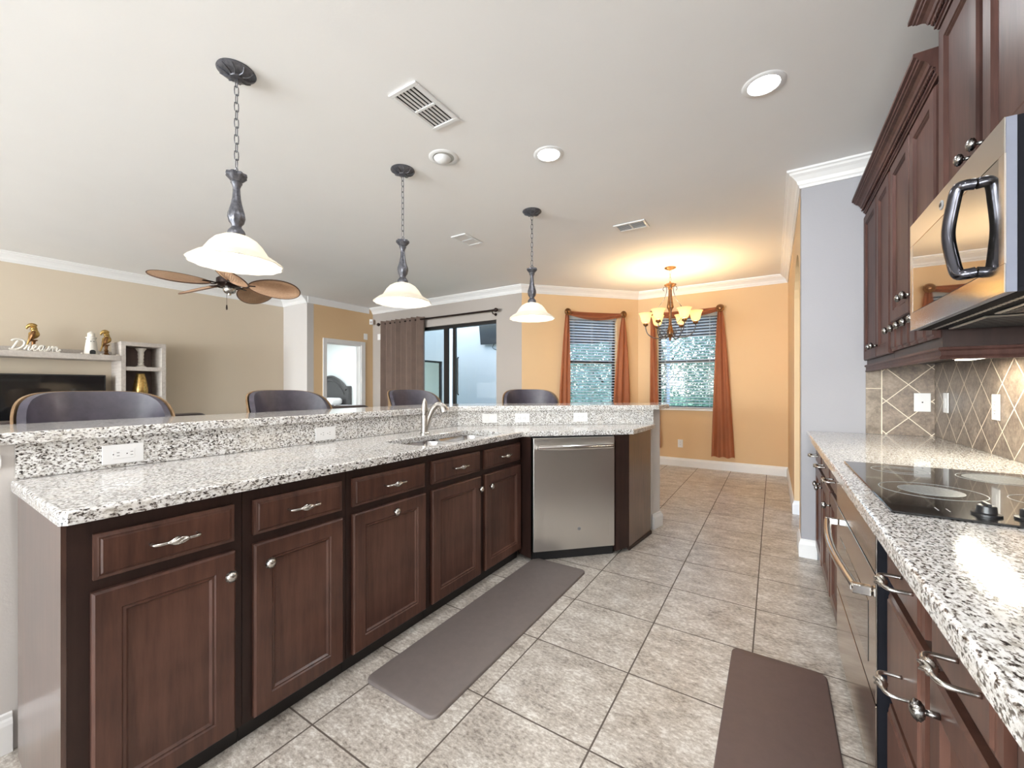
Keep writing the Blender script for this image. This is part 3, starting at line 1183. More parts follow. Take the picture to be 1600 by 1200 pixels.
ctr = [(0.200, -0.6), (XR - 0.002, -0.6), (XR - 0.002, YP - 0.002), (0.200, YP - 0.002)]
tag(obj('countertop', slab(new(), ctr, [], 0.879, 0.914, 0.008, 3), M['granite']), 'long granite counter holding the black cooktop on the range side', 'countertop')

# built-in oven under the cooktop
OY = 2.285
t = thing('built_in_oven', 'built-in oven with a curved towel bar handle under the cooktop', 'oven', (XB - 0.035, OY, 0), -PI / 2)
OW = OY - 1.475
obj('cabinet_body', box(new(), 0.005, OW - .001, 0.0045, 0.60, 0.09, 0.872), M['blackmt'], t)
obj('toe_kick', box(new(), 0.001, OW, 0.10, 0.58, 0.001, 0.089), M['kick'], t)
obj('control_panel', box(new(), 0.004, OW, 0.0, 0.004, 0.715, 0.842, 0.0012), M['ovenfascia'], t)
dr = obj('door', box(new(), 0.004, OW, 0.0, 0.004, 0.360, 0.708, 0.0012), M['ovenfascia'], t)
obj('window', box(new(), 0.10, OW - .10, -0.0012, 0.001, 0.42, 0.60, 0.0004), M['blackgl'], dr)
hb = new()
hp = [(0.05 + (OW - .10) * i / 20, -0.036 - 0.022 * math.sin(PI * i / 20), 0.648) for i in range(21)]
tube(hb, hp, 0.013, 12)
for x in (0.05, OW - 0.05):
    box(hb, x - .010, x + .010, -0.046, -0.0005, 0.634, 0.662, 0.003)
obj('handle', hb, M['steelh'], dr, True)
dw = obj('lower_panel', box(new(), 0.004, OW, 0.0, 0.004, 0.105, 0.352, 0.0012), M['ovenfascia'], t)

# cooktop
t = thing('cooktop', 'black glass electric cooktop with printed rings and black knobs', 'cooktop', (0.503, 1.765, 0.9145))
obj('glass_top', box(new(), -0.257, 0.257, -0.405, 0.405, 0, 0.006, 0.002), M['blackgl'], t)


def ring(bm, x, y, r0, r1, z0=0.0062, z1=0.0066, n=48):
    P = [(r0, z0), (r0, z1), (r1, z1), (r1, z0)]
    R = [[bm.verts.new((x + r * math.cos(2 * PI * i / n), y + r * math.sin(2 * PI * i / n), z)) for i in range(n)] for r, z in P]
    for k in range(4):
        A, B = R[k], R[(k + 1) % 4]
        for i in range(n):
            bm.faces.new((A[i], A[(i + 1) % n], B[(i + 1) % n], B[i]))


for x, y, r in ((-0.113, -0.085, .115), (0.127, -0.085, .085), (-0.113, 0.265, .080), (0.127, 0.245, .100)):
    b = new()
    ring(b, x, y, r - .0022, r)
    ring(b, x, y, r * .62 - .0010, r * .62)
    obj('burner_ring', b, M['burner'], t)
for x, y, r in ((-0.113, -0.085, .070), (0.127, 0.245, .085)):
    obj('burner_print', lathe(new(), [(r, 0.0061), (r, 0.00635), (0, 0.00635)], 40, (x, y, 0), caps=False), M['haze'], t)
for x in (-0.075, -0.005, 0.065, 0.135):
    b = new()
    lathe(b, [(0.026, 0.0062), (0.026, 0.011), (0.018, 0.013), (0.0165, 0.028), (0.014, 0.030), (0, 0.030)], 22, (x, -0.335, 0))
    box(b, x - .004, x + .004, -0.335 - .017, -0.335 + .017, 0.029, 0.036, 0.001)
    obj('knob', b, M['black'], t, True)
b = new()
for i in range(2):
    box(b, -0.16 + i * .02, -0.157 + i * .02, -0.345, -0.315, 0.0061, 0.0064)
obj('indicator_marks', b, M['printgrey'], t)

# tile backsplash
t = thing('tile_backsplash', 'brown stone backsplash tiles laid on the diagonal behind the range counter', 'backsplash', (0, 0, 0))
obj('long_tile_field', box(new(), XR - 0.011, XR - 0.001, -0.6, YP - 0.001, 0.915, 1.374), splash_tile('stone_tile_long', 1, 3.467, 0.92), t)
obj('end_tile_field', box(new(), 0.609, XR - 0.012, YP - 0.011, YP - 0.001, 0.915, 1.374), splash_tile('stone_tile_end', 0, 0.628, 0.92), t)
ts = NT('plain_stone_tile')
v_ = ts.coords()
ts.base(ts.ramp(ts.noise(v_, 14, 6, 0.7), [(0.36, lin(110, 96, 82)), (0.66, lin(166, 152, 136))]))
ts.set(Roughness=0.4)
b = new()
box(b, 0.526, 0.603, YP - 0.011, YP - 0.001, 0.915, 1.2165, 0.001)
box(b, 0.526, 0.603, YP - 0.011, YP - 0.001, 1.2215, 1.374, 0.001)
obj('border_tiles', b, ts.m, t)
b = new()
box(b, 0.526, 0.609, YP - 0.008, YP - 0.0015, 1.2165, 1.2215)
box(b, 0.603, 0.609, YP - 0.010, YP - 0.0015, 0.915, 1.374)
obj('grout_line', b, plain('grout', lin(226, 214, 194), 0.8), t)
GS = 'cover plates on the stone backsplash'
outlet('square white jack plate on the end wall tiles beside the corner', (0.800, YP - 0.0115, 1.13), 0, True, 'jack', 0.078, 0.118, GS, 'jack_plate')
outlet('white switch plate on the long tile wall nearer the corner', (XR - 0.0115, 3.40, 1.135), -PI / 2, False, 'switch', 0.118, 0.075, GS, 'light_switch')
outlet('white outlet on the long tile wall behind the cooktop', (XR - 0.0115, 2.76, 1.135), -PI / 2, False, 'gfci', 0.118, 0.075, GS)

# ------------------------------------------------------------------ wall cabinets
XU = 0.53
UB, UT = 1.376, 2.40


def upper(label, yf, yn, z0, z1, fronts, name='wall_cabinet'):
    t = thing(name, label, 'cabinet', (XU, yf, 0), -PI / 2, 'wall cabinets on the range side')
    W = yf - yn - .001
    obj('carcass', box(new(), 0, W, 0, XR - XU - .013, z0, z1), M['wooddark'], t)
    for kind, a, b, c0, c1, kx, kz in fronts:
        bmx = door_bm(yf - a, yf - b, c0, c1, stile=.055) if kind == 'door' else drawer_bm(yf - a, yf - b, c0, c1)
        f = obj(kind, bmx, M['woodup'], t, True)
        inst('knob', KNOB_D, f, (yf - kx, -0.020, kz))
    return t


upper('tall two door wall cabinet against the grey end wall', 3.598, 2.862, UB, UT,
      [('door', 3.585, 3.198, 1.405, 2.365, 3.235, 1.47), ('door', 3.188, 2.878, 1.405, 2.365, 3.150, 1.47)])
fr = [('door', 2.848, 2.500, 1.56, 2.365, 2.535, 1.635), ('door', 2.490, 2.156, 1.56, 2.365, 2.455, 1.635)]
for i in range(6):
    a = 2.848 - i * 0.1155
    fr.append(('drawer', a, a - 0.110, 1.412, 1.535, a - .055, 1.515))
upper('wall cabinet with two doors above a row of six little spice drawers', 2.861, 2.142, UB, UT, fr)
upper('short wall cabinet with two doors directly over the microwave', 2.138, 1.375, 1.842, 2.565,
      [('door', 2.110, 1.772, 1.858, 2.535, 1.80, 1.925), ('door', 1.735, 1.395, 1.858, 2.535, 1.705, 1.925)])


def rope(bm, x, y0, y1, z, r=.006):
    n = int((y1 - y0) / 0.006)
    for s in (0, 1):
        pts = [(x + r * .55 * math.cos(i * .9 + s * PI), y0 + (y1 - y0) * i / n, z + r * .55 * math.sin(i * .9 + s * PI)) for i in range(n + 1)]
        tube(bm, pts, r * .6, 5)


def crown_prof(z):
    return [(0, z), (.012, z), (.014, z + .008), (.020, z + .010), (.020, z + .018), (.018, z + .020), (.018, z + .034), (.026, z + .036), (.028, z + .042), (.034, z + .044), (.038, z + .056), (.048, z + .068), (.060, z + .074), (.062, z + .080), (.068, z + .082), (.070, z + .090), (.080, z + .094), (.080, z + .108), (0, z + .108)]


t = thing('cabinet_crown', 'dark crown moulding with rope bead along the lower wall cabinets', 'moulding', (XU, 2.87, 2.39))
o = obj('moulding', sweep(new(), [(XU, 3.598), (XU, 2.142)], crown_prof(2.392), -1), M['woodup'], t, False)
o.location = (-XU, -2.87, -2.39)
b = new()
rope(b, XU - .024, 2.142, 3.598, 2.392 + .027)
o = obj('rope_bead', b, M['woodup'], t, True)
o.location = (-XU, -2.87, -2.39)
t = thing('cabinet_crown', 'dark crown moulding with rope bead of the higher cabinet over the microwave', 'moulding', (XU, 1.76, 2.56))
o = obj('moulding', sweep(new(), [(XR - .01, 2.138), (XU, 2.138), (XU, 1.375), (XR - .01, 1.375)], crown_prof(2.566), -1), M['woodup'], t, False)
o.location = (-XU, -1.76, -2.56)
b = new()
rope(b, XU - .024, 1.36, 2.155, 2.566 + .027)
o = obj('rope_bead', b, M['woodup'], t, True)
o.location = (-XU, -1.76, -2.56)
RAIL = [(0.0, 1.3745), (.012, 1.3745), (.014, 1.366), (.006, 1.360), (.004, 1.345), (.010, 1.336), (.008, 1.330), (-.012, 1.330), (-.012, 1.3745)]
tag(obj('light_rail', sweep(new(), [(XU, 3.598), (XU, 2.146), (XR - .014, 2.146)], RAIL, -1), M['woodup']), 'dark light rail moulding along the bottom of the wall cabinets', 'moulding')

t = thing('undercabinet_light', 'slim lit light bar under the wall cabinets above the counter', 'light', (0.735, 2.45, 1.375))
obj('housing', box(new(), -0.035, 0.035, -0.26, 0.26, -0.020, -0.0005, 0.003), M['white'], t)
obj('lens', box(new(), -0.028, 0.028, -0.25, 0.25, -0.026, -0.0205, 0.002), M['strip'], t)
light('strip_glow', 'AREA', (0, 0, -0.03), 5.0, (1, 0.93, 0.75), 0.05, 0.48, parent=t)

# microwave
t = thing('microwave', 'stainless over-the-range microwave with a curved dark handle', 'microwave', (0.44, 2.134, 1.44), -PI / 2)
MWW = 0.755
obj('case', box(new(), 0.002, MWW, 0.021, 0.418, 0.012, 0.396), M['blackmt'], t)
b = new()
box(b, 0, MWW, 0.0, 0.003, 0.316, 0.398, 0.001)
box(b, 0, MWW, 0.0, 0.003, 0.0, 0.066, 0.001)
box(b, 0, 0.032, 0.0, 0.003, 0.066, 0.316)
box(b, MWW - .028, MWW, 0.0, 0.003, 0.066, 0.316)
d = obj('door', b, steel('microwave_steel', (0.62, 0.60, 0.57, 1), 0.13, (3, 140, 140), 0.05), t)
obj('window', box(new(), 0.033, MWW - .029, 0.0005, 0.003, 0.067, 0.315), NT('dark_mirror_glass').set(Base_Color=(0.02, 0.018, 0.016, 1), Roughness=0.03, Specular_IOR_Level=1.0, Coat_Weight=1.0, Coat_Roughness=0.02, Coat_IOR=1.9).m, d)
obj('door_edge', box(new(), 0.001, MWW - .001, 0.0032, 0.020, 0.001, 0.397), plain('grey_door_edge', lin(118, 122, 136), 0.4, 0.3), d)
hb = new()
hp = spline([(.600, -.0005, .311), (.598, -.018, .313), (.590, -.030, .308), (.583, -.037, .268), (.576, -.044, .196), (.583, -.037, .124), (.590, -.030, .086), (.598, -.018, .081), (.600, -.0005, .083)], 6)
tube(hb, hp, 0.0130, 12, flat=1.1)
obj('handle', hb, plain('smoked_chrome', (0.09, 0.09, 0.105, 1), 0.14, 1.0, noise_amt=0.02), d, True)
em = obj('emblem', lathe(new(), [(0.0, -.0022), (0.0135, -.0022), (0.0148, -.0004), (0.0148, -.0002)], 24, (0.345, 0, 0.352), axis='y'), M['printgrey'], d)
letters('GE', 0.016, M['black'], em, (0.345, -0.0030, 0.352))
b = new()
box(b, 0.002, MWW, 0.021, 0.418, 0.0, 0.0115)
v = obj('bottom_panel', b, M['blackmt'], t)
for x0 in (0.05, 0.41):
    g = obj('grease_filter', box(new(), x0, x0 + .30, 0.09, 0.27, -0.006, -0.0005, 0.002), M['grille'], v)
    bb = new()
    for i in range(12):
        box(bb, x0 + .015 + i * .0235, x0 + .027 + i * .0235, 0.10, 0.26, -0.0075, -0.0061)
    obj('slots', bb, M['black'], g)
obj('lamp_lens', box(new(), 0.30, 0.46, 0.31, 0.38, -0.005, -0.0005, 0.002), plain('frosted_lens', lin(220, 214, 150), 0.35), v)
b = new()
for i in range(24):
    box(b, 0.03 + i * .029, 0.05 + i * .029, 0.052, 0.064, -0.001, -0.0003)
obj('vent_slots', b, M['grille'], v)

# ------------------------------------------------------------------ floor mats
def mat_obj(x0, x1, y0, y1, mat, label):
    bm = slab(new(), rrect(x0, x1, y0, y1, 0.035, 6), [], 0.0005, 0.014, 0.007, 3)
    tag(obj('floor_mat', bm, mat, None, True), label, 'mat', 'kitchen floor mats')


mat_obj(-1.437, -1.045, 1.10, 2.545, M['mat'], 'grey-taupe anti-fatigue mat on the tiles before the sink')
mat_obj(-0.162, 0.190, 0.72, 2.17, M['matdk'], 'brown anti-fatigue mat on the tiles before the oven')

# ------------------------------------------------------------------ pendants
def chain_bm(bm, z0, z1, L=0.050, w=0.0095, r=0.0022, wob=0.0):
    n = max(2, int((z1 - z0) / (L - 2 * r - 0.006)))
    st = (z1 - z0) / n
    for i in range(n):
        zc = z0 + st * (i + .5)
        h = st / 2 + r + .001
        pts = []
        for k in range(12):
            a = 2 * PI * k / 12
            dx = w * math.cos(a)
            dz = (h - w) * (1 if math.sin(a) > 0.01 else -1 if math.sin(a) < -0.01 else 0) + w * math.sin(a)
            pts.append((dx, 0, zc + dz) if i % 2 == 0 else (0, dx, zc + dz))
        tube(bm, pts, r, 6, closed=True)
    return bm


def pendant(label, x, y):
    t = thing('pendant_light', label, 'pendant light', (x, y, CZ), 0, 'pendants over the island')
    Z = -CZ

    def sc(k, a):
        return 1 + (0.05 * abs(math.cos(5 * a)) - .02 if k in (2, 3) else 0)
    b = new()
    lathe(b, [(0.082, -0.0005), (0.084, -0.006), (0.072, -0.014), (0.060, -0.022), (0.030, -0.030), (0.026, -0.036), (0.010, -0.040), (0, -0.041)], 40, scallop=sc)
    for k in range(10):
        a = 2 * PI * k / 10
        tube(b, spline([(0.030 * math.cos(a), 0.030 * math.sin(a), -.031), (0.055 * math.cos(a + .1), 0.055 * math.sin(a + .1), -.026), (0.078 * math.cos(a), 0.078 * math.sin(a), -.012)], 4), 0.0035, 5)
    obj('canopy', b, M['bronze'], t, True)
    obj('chain', chain_bm(new(), Z + 2.305, -0.038), M['bronze'], t, True)
    b = new()
    tube(b, [(0.014 * math.cos(q * PI / 8), 0, Z + 2.275 + .03 * math.sin(q * PI / 8)) for q in range(9)], 0.003, 6)

    def leaf(k, a):
        return 1 + (0.10 * math.cos(8 * a) if k in (1, 2) else 0.07 * math.cos(9 * a) if k in (12, 13, 14) else 0)
    lathe(b, [(0.010, Z + 2.272), (0.042, Z + 2.275), (0.044, Z + 2.262), (0.028, Z + 2.240), (0.022, Z + 2.236), (0.025, Z + 2.228), (0.020, Z + 2.218),
              (0.0155, Z + 2.205), (0.0160, Z + 2.185), (0.0185, Z + 2.155), (0.0235, Z + 2.125), (0.030, Z + 2.100), (0.035, Z + 2.080), (0.036, Z + 2.060), (0.030, Z + 2.035),
              (0.022, Z + 2.022), (0.021, Z + 2.012), (0.034, Z + 1.995), (0.038, Z + 1.985), (0.036, Z + 1.972), (0.010, Z + 1.970)], 36, scallop=leaf)
    obj('stem', b, M['bronze'], t, True)
    # shade: dome over a wide ruffled skirt
    outer_ = [(0.034, 1.969), (0.062, 1.963), (0.090, 1.946), (0.112, 1.921), (0.128, 1.896), (0.138, 1.880), (0.148, 1.872), (0.172, 1.858), (0.192, 1.842), (0.200, 1.833)]
    inner_ = [(r - .004, z - .003) for r, z in outer_][::-1]

    def rf(k, a):
        n = len(outer_)
        kk = k if k < n else 2 * n - 1 - k
        return 1 + 0.022 * max(0, (kk - 5)) / 4 * math.cos(14 * a)
    b = lathe(new(), [(r, z + Z) for r, z in outer_ + inner_], 84, scallop=rf, caps=False)
    obj('shade', b, M['shade'], t, True)
    b = new()
    lathe(b, [(0.014, Z + 1.969), (0.015, Z + 1.935), (0.020, Z + 1.925), (0.030, Z + 1.895), (0.031, Z + 1.88), (0.024, Z + 1.862), (0.010, Z + 1.853), (0, Z + 1.852)], 20)
    obj('bulb', b, M['bulb'], t, True)
    light('pendant_glow', 'POINT', (0, 0, Z + 1.835), PEND_W, (1, 0.93, 0.82), 0.035, parent=t)
    return t


pendant('pendant lamp nearest the camera over the open island end', -2.222, 0.958)
pendant('middle pendant lamp over the island', -2.232, 2.035)
pendant('farthest pendant lamp over the diagonal end of the island', -1.794, 3.126)

# ------------------------------------------------------------------ chandelier
t = thing('chandelier', 'bronze six arm chandelier with lit amber bowl shades', 'chandelier', (-1.127, 5.56, CZ))
Z = -CZ
b = new()
lathe(b, [(0.070, -.0005), (0.072, -.006), (0.058, -.016), (0.036, -.026), (0.012, -.034), (0, -.036)], 36, scallop=lambda k, a: 1 + (.05 * math.cos(12 * a) if k in (1, 2) else 0))
obj('canopy', b, M['golddk'], t, True)
obj('chain', chain_bm(new(), Z + 2.60, -.034), M['bronze'], t, True)
b = new()
lathe(b, [(0.008, Z + 2.60), (0.012, Z + 2.585), (0.066, Z + 2.562), (0.070, Z + 2.550), (0.046, Z + 2.535), (0.026, Z + 2.52), (0.030, Z + 2.50), (0.020, Z + 2.49), (0.022, Z + 2.42),
          (0.034, Z + 2.30), (0.040, Z + 2.26), (0.026, Z + 2.235), (0.016, Z + 2.20), (0.018, Z + 2.05), (0.030, Z + 1.99), (0.042, Z + 1.94), (0.040, Z + 1.91), (0.022, Z + 1.88),
          (0.012, Z + 1.865), (0.016, Z + 1.85), (0.010, Z + 1.832), (0, Z + 1.828)], 30, scallop=lambda k, a: 1 + (.10 * math.cos(9 * a) if k in (2, 3, 9, 10) else 0))
obj('column', b, M['golddk'], t, True)
for k in range(6):
    a = 2 * PI * k / 6 + math.radians(14)
    ca_, sa_ = math.cos(a), math.sin(a)

    def pt(r, z):
        return (r * ca_, r * sa_, Z + z)
    b = new()
    tube(b, spline([pt(.035, 1.93), pt(.07, 1.885), pt(.13, 1.868), pt(.21, 1.880), pt(.275, 1.93), pt(.30, 2.00), pt(.302, 2.045)], 7), 0.0062, 8)
    tube(b, spline([pt(.10, 1.875), pt(.13, 1.93), pt(.11, 1.972), pt(.075, 1.958), pt(.085, 1.925)], 6), 0.0042, 6)
    arm = obj('arm', b, M['bronze'], t, True)
    b = new()
    lathe(b, [(0.010, Z + 2.030), (0.030, Z + 2.045), (0.033, Z + 2.058), (0.026, Z + 2.070), (0.012, Z + 2.074), (0, Z + 2.074)], 18, (.302 * ca_, .302 * sa_, 0))
    obj('cup', b, M['golddk'], arm, True)
    so = [(0.024, 2.076), (0.040, 2.080), (0.052, 2.100), (0.060, 2.130), (0.066, 2.160), (0.078, 2.190), (0.090, 2.203)]
    si = [(r - .003, z + .001) for r, z in so][::-1]
    b = lathe(new(), [(r, z + Z) for r, z in so + si], 32, (.302 * ca_, .302 * sa_, 0), caps=False)
    obj('shade', b, M['shadewarm'], arm, True)
    b = lathe(new(), [(0.012, Z + 2.076), (0.013, Z + 2.098), (0.022, Z + 2.12), (0.024, Z + 2.137), (0.016, Z + 2.155), (0, Z + 2.16)], 14, (.302 * ca_, .302 * sa_, 0))
    obj('bulb', b, M['bulbwarm'], arm, True)
    light('chandelier_glow', 'POINT', (.302 * ca_, .302 * sa_, Z + 2.15), CHAN_W, (1, 0.69, 0.36), 0.03, parent=t)
for k in range(3):
    a = 2 * PI * k / 3 + math.radians(44)
    b = new()
    tube(b, spline([(r * math.cos(a), r * math.sin(a), Z + z) for r, z in ((.085, 2.49), (.10, 2.515), (.085, 2.54), (.055, 2.535), (.050, 2.47), (.085, 2.38), (.15, 2.30), (.19, 2.22), (.16, 2.13), (.09, 2.06), (.03, 2.03))], 6), 0.0042, 6)
    obj('scroll', b, M['bronze'], t, True)

# ------------------------------------------------------------------ ceiling: recessed lights and vents
def can_light(label, x, y, lit=True):
    t = thing('recessed_light', label, 'ceiling light', (x, y, CZ), 0)
    obj('trim_ring', lathe(new(), [(0.070, -.001), (0.074, -.006), (0.094, -.005), (0.100, -.0005)], 40, caps=False), M['white'], t, True)
    if lit:
        obj('lens', lathe(new(), [(0.071, -.0008), (0.071, -.0035), (0.0, -.0035)], 40, caps=False), M['can'], t, True)
        light('can_glow', 'AREA', (0, 0, -.012), CAN_W, (0.97, 0.98, 1.0), 0.13, parent=t)
    else:
        obj('baffle', lathe(new(), [(0.069, -.0012), (0.066, -.0022), (0.0, -.0024)], 40, caps=False), plain('can_shadow_grey', lin(176, 176, 172), 0.6), t, True)
        b = lathe(new(), [(0.058, -.003), (0.055, -.010), (0.036, -.026), (0.018, -.033), (0, -.034)], 30, (-0.012, 0.0, 0))
        obj('bulb', b, M['white'], t, True)
    return t


can_light('lit recessed ceiling light over the range aisle, larger in view', -0.042, 2.46)
can_light('lit recessed ceiling light above the dishwasher side of the aisle', -1.262, 2.423)
can_light('unlit recessed ceiling light between the vent and the middle pendant', -1.877, 2.074, False)
# more of these fittings, added out of view for extra light
for x, y in ((-0.042, 0.2), (-1.262, 0.2), (-0.6, -1.9)):
    can_light('lit recessed ceiling light behind the viewpoint', x, y)['group'] = 'recessed lights behind the viewpoint'


def vent(label, x, y, W, L, rz, closed=False):
    t = thing('ceiling_vent', label, 'vent', (x, y, CZ), rz, 'ceiling air vents')
    b = new()
    bd = 0.026
    box(b, -W / 2, W / 2, -L / 2, -L / 2 + bd, -.010, -.0005, .003)
    box(b, -W / 2, W / 2, L / 2 - bd, L / 2, -.010, -.0005, .003)
    box(b, -W / 2, -W / 2 + bd, -L / 2 + bd, L / 2 - bd, -.010, -.0005, .003)
    box(b, W / 2 - bd, W / 2, -L / 2 + bd, L / 2 - bd, -.010, -.0005, .003)
    box(b, -W / 2 + bd, W / 2 - bd, -.007, .007, -.009, -.0005)
    obj('frame', b, M['white'], t)
    obj('duct', box(new(), -W / 2 + .02, W / 2 - .02, -L / 2 + .02, L / 2 - .02, -.0012, -.0004), M['printgrey'] if closed else M['slot'], t)
    b = new()
    n = 6
    for i in range(n + 1):
        xx = -W / 2 + bd + (W - 2 * bd) * i / n
        wd = .016 if closed else .0085
        for s in (-1, 1):
            y0, y1 = sorted((s * .007, s * (L / 2 - bd)))
            vs = [b.verts.new(p) for p in ((xx - wd * .5, y0, -.009), (xx + wd * .5, y0, -.004), (xx + wd * .5, y1, -.004), (xx - wd * .5, y1, -.009),
                                          (xx - wd * .5, y0, -.0075), (xx + wd * .5, y0, -.0025), (xx + wd * .5, y1, -.0025), (xx - wd * .5, y1, -.0075))]
            for f in ((0, 1, 2, 3), (7, 6, 5, 4), (0, 4, 5, 1), (1, 5, 6, 2), (2, 6, 7, 3), (3, 7, 4, 0)):
                b.faces.new([vs[q] for q in f])
    obj('louvres', b, M['white'], t)
    return t


vent('white ceiling vent with dark open slots near the first two pendants', -1.625, 1.645, 0.20, 0.35, 0)
vent('white ceiling vent with closed louvres beyond the middle pendant', -2.705, 3.355, 0.19, 0.31, 0, True)
vent('white ceiling vent with grey louvres toward the chandelier', -1.15, 3.92, 0.19, 0.30, PI / 2, True)

# ------------------------------------------------------------------ ceiling fan
t = thing('ceiling_fan', 'ceiling fan with five woven palm leaf blades in the living room', 'ceiling fan', (-5.165, 2.155, CZ))
Z = -CZ
b = new()
lathe(b, [(0.075, -.0005), (0.075, -.03), (0.05, -.06), (0.018, -.07), (0.016, -.07)], 24)
obj('canopy', b, M['bronzerod'], t, True)
obj('downrod', lathe(new(), [(0.014, -.071), (0.014, Z + 2.485)], 12), M['bronzerod'], t, True)
obj('motor_housing', lathe(new(), [(0.03, Z + 2.484), (0.09, Z + 2.47), (0.125, Z + 2.44), (0.125, Z + 2.39), (0.10, Z + 2.362), (0.07, Z + 2.352), (0.0, Z + 2.352)], 30), M['bronzerod'], t, True)
obj('switch_cup', lathe(new(), [(0.058, Z + 2.351), (0.064, Z + 2.335), (0.060, Z + 2.305), (0.045, Z + 2.288), (0.018, Z + 2.280), (0.016, Z + 2.266), (0.0, Z + 2.262)], 24), M['nickel'], t, True)
for k in range(5):
    a = math.radians(52.65 + 72 * k)
    R_ = Matrix.Rotation(a, 4, 'Z')
    b = new()
    for s in (-1, 1):
        tube(b, spline([(0.10, s * .03, Z + 2.385), (0.15, s * .045, Z + 2.372), (0.20, s * .03, Z + 2.378)], 5), 0.007, 6)
    box(b, 0.17, 0.26, -.035, .035, Z + 2.376, Z + 2.384, .002)
    b.transform(R_)
    br = obj('blade_bracket', b, M['bronzerod'], t, True)
    tilt = Matrix.Translation((0, 0, Z + 2.388)) @ Matrix.Rotation(math.radians(-27), 4, 'X') @ Matrix.Rotation(math.radians(3), 4, 'Y')
    pts = []
    for q in range(40):
        th = 2 * PI * q / 40
        x = 0.45 + 0.265 * math.cos(th)
        wq = 0.160 * (1 + .18 * math.cos(th))
        pts.append((x, wq * math.sin(th)))
    b = prism(new(), pts, -.003, .003)
    for q in range(-5, 6):
        tube(b, spline([(0.20, q * .006, -.0035), (0.40, q * .020, -.0045), (0.55, q * .0215, -.0045), (0.675, q * .013, -.0035)], 4), 0.0022, 4)
    b.transform(R_ @ tilt)
    bl = obj('blade', b, M['rattan'], t)
    b = tube(new(), [(x, y, 0) for x, y in pts], 0.0065, 6, closed=True)
    b.transform(R_ @ tilt)
    obj('blade_rim', b, M['rattanrim'], bl, True)
b = new()
tube(b, [(0.02, -.035, Z + 2.285), (0.022, -.036, Z + 2.15)], 0.0016, 5)
lathe(b, [(0.0, Z + 2.152), (0.006, Z + 2.145), (0.009, Z + 2.115), (0.007, Z + 2.095), (0, Z + 2.09)], 10, (0.022, -.036, 0))
obj('pull_chain', b, M['bronzerod'], t, True)

# ------------------------------------------------------------------ bar stools
def stool(label, x, y, face):
    """face: angle of the direction the sitter looks"""
    t = thing('bar_stool', label, 'bar stool', (x, y, 0), face, 'bar stools along the raised bar')
    R0, A_ = 0.262, math.radians(84)

    def top(u):
        u = abs(u)
        return 0.94 + (1.205 - 0.94) * (1 - min(1, u) ** 3.6) ** (1 / 1.9)

    def arc_panel(ri, ro, z_of_top, zb, grow, bulge=0.0, dz=0.0):
        bm = new()
        N, K_ = 36, 6
        gi, go = [], []
        for i in range(N + 1):
            u = -1 + 2 * i / N
            ang = PI + u * (A_ + grow)
            zt = z_of_top(u) + dz
            ci, co = [], []
            for k in range(K_ + 1):
                f = k / K_
                z = zb + (zt - zb) * f
                rake = 0.035 * (z - zb) / 0.5
                bl = bulge * math.sin(PI * f) * math.cos(u * PI / 2) ** .5
                for r, lst in ((ri - bl, ci), (ro, co)):
                    rr = r + rake
                    lst.append(bm.verts.new((rr * math.cos(ang), rr * math.sin(ang), z)))
            gi.append(ci)
            go.append(co)
        for i in range(N):
            for k in range(K_):
                bm.faces.new((gi[i][k], gi[i + 1][k], gi[i + 1][k + 1], gi[i][k + 1]))
                bm.faces.new((go[i][k], go[i][k + 1], go[i + 1][k + 1], go[i + 1][k]))
            bm.faces.new((gi[i][K_], gi[i + 1][K_], go[i + 1][K_], go[i][K_]))
            bm.faces.new((gi[i][0], go[i][0], go[i + 1][0], gi[i + 1][0]))
        for i in (0, N):
            for k in range(K_):
                bm.faces.new((gi[i][k], gi[i][k + 1], go[i][k + 1], go[i][k]))
        return bm
    obj('backrest', arc_panel(R0 - .030, R0 - .002, top, 0.795, 0.0, 0.016), M['leather'], t, True)
    obj('shell', arc_panel(R0, R0 + .009, top, 0.70, 0.015, 0, 0.002), M['shellwood'], t, True)
    obj('seat', lathe(new(), [(0.0, .700), (0.20, .700), (0.222, .715), (0.228, .745), (0.215, .772), (0.16, .785), (0, .788)], 32), M['leather'], t, True)
    obj('swivel_plate', lathe(new(), [(0.14, .668), (0.14, .699)], 24), M['black'], t)
    for q in range(4):
        a = PI / 4 + q * PI / 2
        obj('leg', tube(new(), [(0.10 * math.cos(a), 0.10 * math.sin(a), .667), (0.16 * math.cos(a), 0.16 * math.sin(a), .34), (0.215 * math.cos(a), 0.215 * math.sin(a), 0.001)], [.020, .017, .013], 8), M['darkwood'], t, True)
    obj('footrest', tube(new(), [(0.175 * math.cos(2 * PI * q / 28), 0.175 * math.sin(2 * PI * q / 28), .26) for q in range(28)], 0.009, 8, closed=True), M['bronzerod'], t, True)
    return t


for lab, x, y, f in (('bar stool in front of the television, nearest the camera', -2.725, 0.605, 0),
                     ('bar stool second from the open island end, before the beige wall', -2.70, 1.545, 0),
                     ('bar stool behind the faucet with the drapes beyond', -2.745, 2.73, -8),
                     ('bar stool at the diagonal bar end before the patio door wall', -1.98, 3.46, -48)):
    stool(lab, x, y, math.radians(f))

